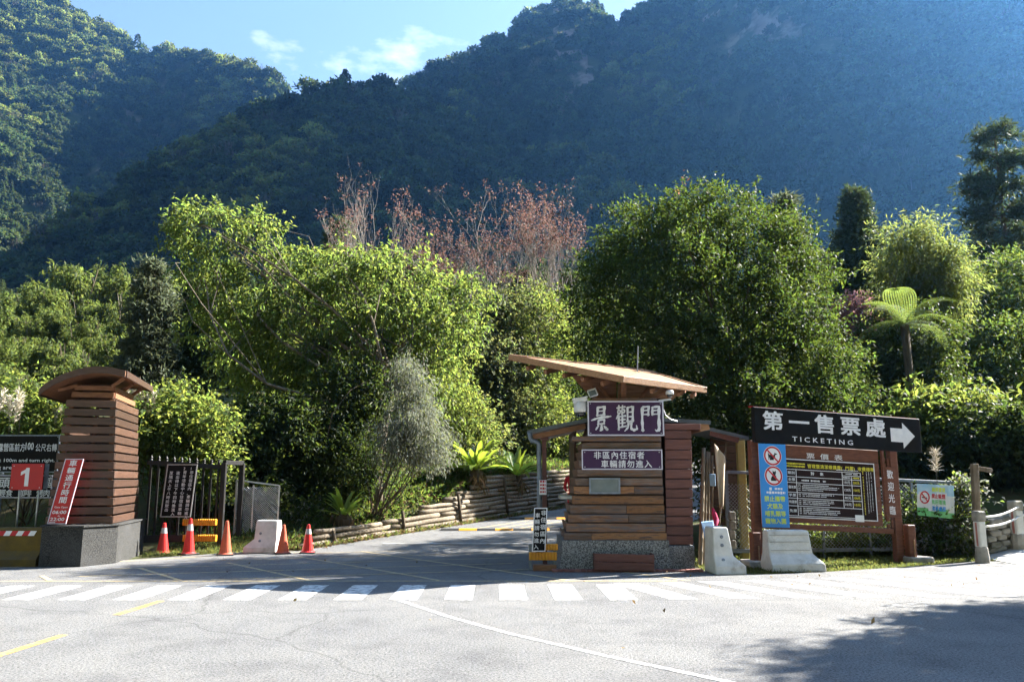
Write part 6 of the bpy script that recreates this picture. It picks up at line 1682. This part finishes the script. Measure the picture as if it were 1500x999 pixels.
# ---- left undergrowth
plant('shrub', 'bright leafy shrub right behind the slat tower', 'shrub', [lobe(225, 620, 20.60, 32), lobe(265, 615, 20.80, 36), lobe(300, 635, 20.60, 34), lobe(240, 660, 20.40, 40), lobe(290, 680, 20.40, 42)], L_SHRUBL, cs(nclus=430, L=.12, W=.075), stems=10)
plant('shrub', 'small bright shrub left of the slat tower behind the direction board', 'shrub', [lobe(20, 600, 21, 34), lobe(65, 612, 21, 26), lobe(95, 600, 20.5, 22), lobe(-20, 610, 21, 40), lobe(40, 640, 20.5, 40), lobe(90, 650, 20.5, 30)], L_SHRUBL, cs(nclus=330, L=.14, W=.06), stems=8)
plant('shrub', 'tall dark glossy shrub behind the steel gate', 'shrub', [lobe(350, 655, 22.70, 40), lobe(400, 645, 23.00, 42), lobe(360, 680, 22.40, 50), lobe(310, 700, 22.10, 42), lobe(430, 660, 22.70, 52), lobe(390, 730, 22.20, 40)], L_DARK, cs(nclus=620, L=.15, W=.065), stems=12)
plant('shrub', 'dark shrub mass under the bright tree beside its trunk', 'shrub', [lobe(480, 620, 23.70, 56), lobe(460, 690, 23.00, 48), lobe(510, 680, 23.30, 44), lobe(530, 610, 23.90, 50), lobe(430, 720, 22.60, 34)], L_DARK, cs(nclus=560, L=.13, W=.05), stems=14)
plant('weeping_shrub', 'dusty grey fine-leaved shrub drooping over the bank', 'shrub', [lobe(598, 580, 22.30, 20), lobe(605, 620, 22.10, 27), lobe(580, 660, 22.10, 27), lobe(630, 650, 22.10, 24), lobe(595, 545, 22.30, 11)], L_GREY, cs(nclus=330, ntw=8, k=6, L=.12, W=.022, sig=.2, droop=.9, spread=.5), stems=14, extra=(L_MID, .25))
plant('shrub', 'light green shrub hanging beside the grey drooping shrub', 'shrub', [lobe(645, 640, 28.30, 34), lobe(670, 600, 28.90, 34), lobe(665, 560, 28.90, 30), lobe(690, 650, 29.40, 34)], L_SHRUBL, cs(nclus=250, L=.13, W=.05, droop=.6), stems=9)
plant('shrub', 'leafy weeds growing through the wire mesh panel', 'weeds', [lobe(355, 765, 21.60, 22, .6), lobe(385, 745, 21.70, 28, .6), lobe(350, 790, 21.20, 18, .6), lobe(420, 770, 21.70, 26), lobe(445, 760, 21.90, 26)], L_SHRUB, cs(nclus=240, L=.12, W=.06, sig=.14, ntw=5), stems=10, extra=(L_GREY, .2))
plant('shrub', 'shrub filling the shade behind the nest ferns', 'shrub', [lobe(720, 640, 33.00, 44), lobe(770, 640, 34.00, 44), lobe(690, 620, 34.00, 44), lobe(660, 660, 31.00, 36), lobe(810, 640, 35.00, 44)], L_MID, cs(nclus=430), stems=10)
plant('shrub', 'dark shrub in the gap between booth canopy and evergreen', 'shrub', [lobe(850, 600, 36.00, 52), lobe(900, 640, 35.00, 52), lobe(840, 670, 39.00, 52), lobe(960, 660, 35.00, 50)], L_DARK, cs(nclus=430), stems=10)
plant('shrub', 'dark shrub behind the storage shed', 'shrub', [lobe(1060, 680, 22.10, 46), lobe(1110, 680, 22.10, 46), lobe(1160, 690, 21.90, 44), lobe(1080, 740, 21.80, 42), lobe(1150, 740, 21.60, 42), lobe(1230, 700, 21.50, 50), lobe(1290, 700, 21.50, 50), lobe(1340, 720, 21.20, 40)], L_DARK, cs(nclus=700), stems=12)
# ---- off to the right: the tree whose shade falls across the asphalt
tb = (12.9, 13.0, 0)
lob = [(a + 2.3, b + 1.1, c, r, s, t) for a, b, c, r, s, t in ((10.2, 11.6, 5.2, 1.5, 1.3, .9), (11.6, 12.4, 6.2, 1.6, 1.4, 1.0), (10.9, 11.4, 7.4, 1.3, 1.2, .8), (9.4, 11.0, 4.3, 1.0, .9, .5), (12, 12.9, 4.6, 1.3, 1.2, .7), (11.3, 12.2, 8.3, .9, .9, .6))]
tree('roadside_tree', 'roadside tree right of the picture casting leafy shade on the asphalt', 'tree', tb, (13.1, 13.0, 4.5), lob, L_SHRUB, M_BARK, .16, dict(nclus=800, ntw=7, k=6, L=.16, W=.07, sig=.28, droop=.3, spread=.8, twig=.3, inner=.3), nbr=60)

# ---- nest ferns: each frond is a piece of its own
def frond_mesh(L, W, arch, seg=9):
    V, Fc = [], []
    for i in range(seg + 1):
        u = i / seg; x = L * (u - .18 * u * u * arch); z = L * (.95 * u * (1 - arch * .55 * u)); w_ = W * (.18 + 1.0 * math.sin(math.pi * min(1, (u * .93 + .06))) ** .7) * .5
        if i == seg: w_ = .008
        wv = .012 * math.sin(i * 2.1)
        V += [(x, -w_, z + w_ * .35 + wv), (x, 0, z), (x, w_, z + w_ * .35 - wv)]
        if i: a = 3 * (i - 1); b = 3 * i; Fc += [(a, a + 1, b + 1, b), (a + 1, a + 2, b + 2, b + 1)]
    return mesh_from('frond', V, Fc, L_NEST, True)
FR = [frond_mesh(.85, .12, .85), frond_mesh(.95, .115, 1.1), frond_mesh(.78, .11, .55)]
def nest_fern(label, px, py, Y, n, s, seed):
    rs = random.Random(seed); b = P(px, py, Y)
    t = thing('nest_fern', label, 'fern', b, group='nest ferns along the log wall')
    mb = MB(); mb.lathe([(.05, -.45), (.2, -.3), (.22, -.05), (.1, .08)], 9); mb.build('root_mass', M_BARKD, t)
    for k in range(n):
        o = link('frond', FR[k % 3], t, (0, 0, 0), (0, R(rs.uniform(-28, 30)), 2 * math.pi * (k + rs.random() * .5) / n), (s * rs.uniform(.8, 1.15),) * 3)
    q = leaf_quads(rng.normal(0, .14, (60, 3)) + np.array([0, 0, -.22]), unit(rng.normal(0, 1, (60, 3)) + np.array([0, 0, -1.2])), 3, .4, .06, .8, .5, .1, .05)
    link('dead_fronds', quads_mesh('dead_fronds', q, L_DEAD), t)
nest_fern('small bright nest fern at the low end of the log wall', 503, 757, BK(503, .3), 20, .95, 1)
nest_fern('large nest fern on the log wall left of the booth canopy', 698, 690, BK(698, .2), 30, 1.4, 2)
nest_fern('nest fern right behind the canopy downpipe', 756, 698, BK(756, .2), 24, 1.35, 3)
# ---- tree fern
def big_frond(L):
    qs = []
    n = 30
    for i in range(1, n):
        u = i / n; x = L * u * (1 - .12 * u); z = L * (.62 * u - .85 * u * u); pl_ = L * .24 * math.sin(math.pi * min(1, u * .9 + .1)) ** .8
        for sgn in (-1, 1):
            m = 7
            for j in range(m):
                v = (j + .3) / m; yy_ = sgn * pl_ * v; xx = x + pl_ * v * .35; zz = z - pl_ * v * v * .28
                for s2 in (-1, 1):
                    l2 = L * .028 * (1 - .6 * v)
                    a = np.array([xx, yy_, zz]); tip = a + np.array([s2 * l2 + .2 * l2, sgn * l2 * .55, -.1 * l2]); sd = np.array([0.0, sgn * L * .009, 0])
                    qs.append([a - sd, (a + tip) / 2 - sd * 1.2, tip, (a + tip) / 2 + sd * 1.2])
    me = quads_mesh('frond', np.array(qs), L_FERN)
    return me
BF = big_frond(2.0)
fb = P(1325, 476, 23.0)
tf = thing('tree_fern', 'tree fern with spreading lacy fronds above the dark thicket', 'fern', (fb.x, fb.y, float(hg(fb.x, fb.y)) - .1))
mb = MB(); mb.tube([(0, 0, 0), (.04, 0, (fb.z - tf.location.z) * .5), (0, 0, fb.z - tf.location.z)], [.13, .11, .12], 8); mb.build('trunk', M_BARKD, tf, smooth=True)
for k in range(15):
    az = 2 * math.pi * k / 15 + random.uniform(-.15, .15)
    o = link('frond', BF, tf, (0, 0, fb.z - tf.location.z), (0, R(random.uniform(-45, 26)), az), (random.uniform(.6, .95),) * 3)
    o = None
mb = MB()
for k in range(13): pass
# ---- pampas plumes
def pampas(label, px, py, Y, n, H, seed, lean=.25):
    rs = random.Random(seed); b = P(px, py, Y); b.z = float(hg(b.x, Y)); top = P(px, py, Y)
    t = thing('pampas_grass', label, 'grass clump', b, group='pampas grass clumps')
    qs = []
    for k in range(n):
        x = rs.uniform(-.35, .35); h = (top.z - b.z) * rs.uniform(.9, 1.05); dx = lean * rs.uniform(-.6, 1)
        pts = [Vector((x * .3, 0, 0)), Vector((x, 0, h * .7)), Vector((x + dx * .4, 0, h)), Vector((x + dx, 0, h + H * .8))]
        mb = MB(); mb.tube(pts, [.008, .006, .005, .003], 4, False); mb.build('stalk', M_BAMB, t)
        m = 110; u = np.random.default_rng(seed * 31 + k).random(m)
        p = np.stack([x + dx * .4 + dx * .6 * u, 0 * u, h + H * .8 * u], -1); d = unit(np.stack([.25 * dx + rng.normal(0, .35, m), rng.normal(0, .35, m), .9 + 0 * u], -1))
        q = leaf_quads(p, d, 1, H * .3, .018, .1, .3, .02, .012); mq = quads_mesh('plume', q, M_PLUME); link('plume', mq, t)
    q = leaf_quads(rng.normal(0, .12, (30, 3)) * np.array([1, 1, 0]) + np.array([0, 0, (top.z - b.z) * .35]), unit(rng.normal(0, .5, (30, 3)) + np.array([0, 0, 1.2])), 2, .7, .02, .3, .4, .1, .05, curl=.4)
    link('blades', quads_mesh('blades', q, L_GRASS), t)
pampas('pampas plumes under the right eave of the slat tower roof', 203, 592, 19.9, 7, .55, 1)
pampas('pampas plumes at the far left above the direction board', 12, 610, 19.5, 4, .6, 2)
pampas('lone pampas plume poking above the fence banner', 1384, 690, 17.5, 1, .55, 3, -.4)
pampas('pampas plumes in front of the left tower corner shrub', 98, 605, 20, 3, .4, 4)
# ---- bamboo grove on the left slope
def bamboo_proto(seed):
    rs = np.random.default_rng(seed); ps, ds = [], []
    for c in range(10):
        a = rs.uniform(0, 6.28); ln = rs.uniform(.8, 2.4); H = rs.uniform(6.2, 9.0)
        u = rs.random(90) ** .7; arch = u ** 2.2
        x = math.cos(a) * (.3 + ln * arch); y = math.sin(a) * (.3 + ln * arch); z = H * (u * 1.05 - .22 * u ** 3)
        k = z > 2.2
        p = np.stack([x, y, z], -1)[k] + rs.normal(0, .3, (k.sum(), 3)); ps.append(p)
        ds.append(unit(np.stack([np.full(k.sum(), math.cos(a)), np.full(k.sum(), math.sin(a)), np.full(k.sum(), -.5)], -1) + rs.normal(0, .6, (k.sum(), 3))))
    q = leaf_quads(np.concatenate(ps), np.concatenate(ds), 4, .55, .14, .5, .7, .3, .1)
    mb = MB()
    for c in range(6):
        a = rs.uniform(0, 6.28); mb.tube([(0, 0, 0), (.3 * math.cos(a), .3 * math.sin(a), 4), (.9 * math.cos(a), .9 * math.sin(a), 7)], [.06, .05, .02], 5, False)
    return quads_mesh('foliage', q, L_BAMB), mb.mesh('culm', M_BAMB)
BP = [bamboo_proto(s) for s in (1, 2, 3, 4)]
bi = 0
for row, (Y, pxs, pt) in enumerate(((86, (35, 70, 100, 128, 152, 178, 205, 235), 398), (76, (-10, 22, 60, 95, 120, 150, 185, 212), 425), (66, (-15, 20, 48, 85, 112, 140, 172), 455), (57, (-8, 30, 62, 98, 128, 160, 195), 492), (49, (-12, 22, 58, 92, 130), 530), (42, (5, 45, 85, 120), 565))):
    for px in pxs:
        jt = random.uniform(-14, 14) + (30 if row == 0 and px < 60 else 0) - (14 if row == 0 and 100 < px < 190 else 0)
        top = P(px, pt + jt, Y + random.uniform(-3, 3)); gz_ = float(hg(top.x, top.y)); s = (top.z - gz_) / 8.0
        s = min(max(s, .55), 1.75)
        t = thing('bamboo_clump', 'arching yellow-green bamboo clump in the grove on the slope behind the slat tower', 'bamboo', (top.x, top.y, top.z - 8.0 * s), random.uniform(0, 6.28), 'bamboo clumps on the left slope')
        t.scale = (s * 1.0, s * 1.0, s)
        f, cu = BP[bi % 4]; bi += 1
        link('foliage', f, t); link('culm', cu, t)
# hillside under the grove
def bank_sheet():
    V, Fc = [], []; nx_, ny_ = 26, 22
    for j in range(ny_):
        for i in range(nx_):
            Y = 36 + 60 * j / (ny_ - 1); px = -900 + 1180 * i / (nx_ - 1)
            tp = np.interp(Y, [36, 42, 49, 57, 66, 76, 86, 96], [640, 610, 585, 555, 525, 500, 480, 470])
            p = P(px, tp, Y); f = float(sstep(280, 130, px)); z = float(hg(p.x, Y))
            V.append((p.x, Y, z - .5 + max(0, p.z - z) * (f if px > 130 else 1)))
    for j in range(ny_ - 1):
        for i in range(nx_ - 1): a = j * nx_ + i; Fc.append((a, a + 1, a + nx_ + 1, a + nx_))
    o = link('hill', mesh_from('hill', V, Fc, M_GROUND, True)); tag(o, kind='structure')
bank_sheet()
# ---- mid-distance wood closing the view behind the nearer trees
pts, scl, kd = [], [], []
for k in range(900):
    a = random.uniform(-36, 36); r = random.uniform(52, 235); x = r * math.sin(R(a)); y = r * math.cos(R(a))
    if y < 44 or (y < 95 and x < -.48 * y + 6): continue
    pts.append((x, y, float(hg(x, y)) - .5)); scl.append(random.uniform(.55, .95)); kd.append(random.choice((0, 1, 1, 2, 3, 4)))
forest('forest', 'wooded valley floor between the garden trees and the middle ridge', np.array(pts), np.array(scl), np.array(kd), MID_PROTOS)
# ---- ground cover
def cover(name, label, cat, region, n, k, L, W, leaf, spread=.5, droop=.0, up=1.0, z=.0):
    p = region(n); d = unit(rng.normal(0, .45, (len(p), 3)) + np.array([0, 0, up]))
    p = p.copy(); p[:, 2] = hg(p[:, 0], p[:, 1]) + z
    q = leaf_quads(p, d, k, L, W, droop, spread, L * .3, .02, .2)
    o = link(name, quads_mesh(name, q, leaf)); tag(o, label, cat, kind='stuff')
def left_bank(n):
    y = rng.uniform(19.6, 33, n); d = rng.exponential(2.2, n) + .5; return np.stack([xl(y) - d, y, 0 * y], -1)
cover('undergrowth', 'mixed weeds and seedlings on the bank above the log wall', 'undergrowth', left_bank, 7500, 4, .18, .045, L_SHRUB, .7, .2)
cover('fallen_leaves', 'dry fallen leaves scattered on the bank above the log wall', 'leaves', left_bank, 5000, 2, .12, .06, L_DEAD, 1.2, .2, .1, .02)
def wall_foot(n):
    y = rng.uniform(19.2, 31, n); return np.stack([xl(y) - .28 + rng.normal(0, .12, n), y, 0 * y], -1)
cover('weeds', 'dry weeds sprouting between and below the logs', 'weeds', wall_foot, 1500, 3, .12, .03, L_GRASS, .8, .1, .8, .03)
cover('fallen_leaves', 'leaf litter along the foot of the log wall', 'leaves', wall_foot, 3600, 2, .09, .05, L_DEAD, 1.2, .2, .1, .03)
def right_verge(n):
    x = rng.uniform(3.45, 9.6, n); lo = np.interp(x, [3.4, 3.55, 4.1, 5.35, 7.2, 9.0, 9.6], [15.15, 14.65, 14.45, 14.8, 15.65, 16.65, 16.75]); y = lo + rng.random(n) ** 1.3 * (18.2 - lo); return np.stack([x, y, 0 * x], -1)
cover('grass', 'short mossy grass on the verge under the price board', 'grass', right_verge, 9000, 3, .06, .012, L_GRASS, .5, .0, 1.0, .0)
def left_verge(n):
    x = rng.uniform(-7.8, -4.8, n); lo = np.interp(x, [-7.8, -6.8, -5.8, -4.8], [17.6, 18.3, 18.9, 19.2]); y = lo + rng.random(n) * 2.2; return np.stack([x, y, 0 * x], -1)
cover('grass', 'weedy grass strip behind the traffic cones', 'grass', left_verge, 3500, 3, .1, .014, L_GRASS, .5, .0, 1.0, .0)
def road_litter(n):
    x = rng.uniform(-7, 8.8, n); y = np.where(x < 1, rng.uniform(15.5, 19, n), rng.uniform(12.5, 15.2, n)); y = np.where(rng.random(n) < .3, rng.uniform(7, 15, n), y); return np.stack([x, y, 0 * x], -1)
cover('fallen_leaves', 'a few dry leaves lying on the asphalt', 'leaves', road_litter, 50, 1, .07, .04, L_DEAD, 1.3, 0, .05, .04)
bpy.data.objects.remove(_to, do_unlink=True)
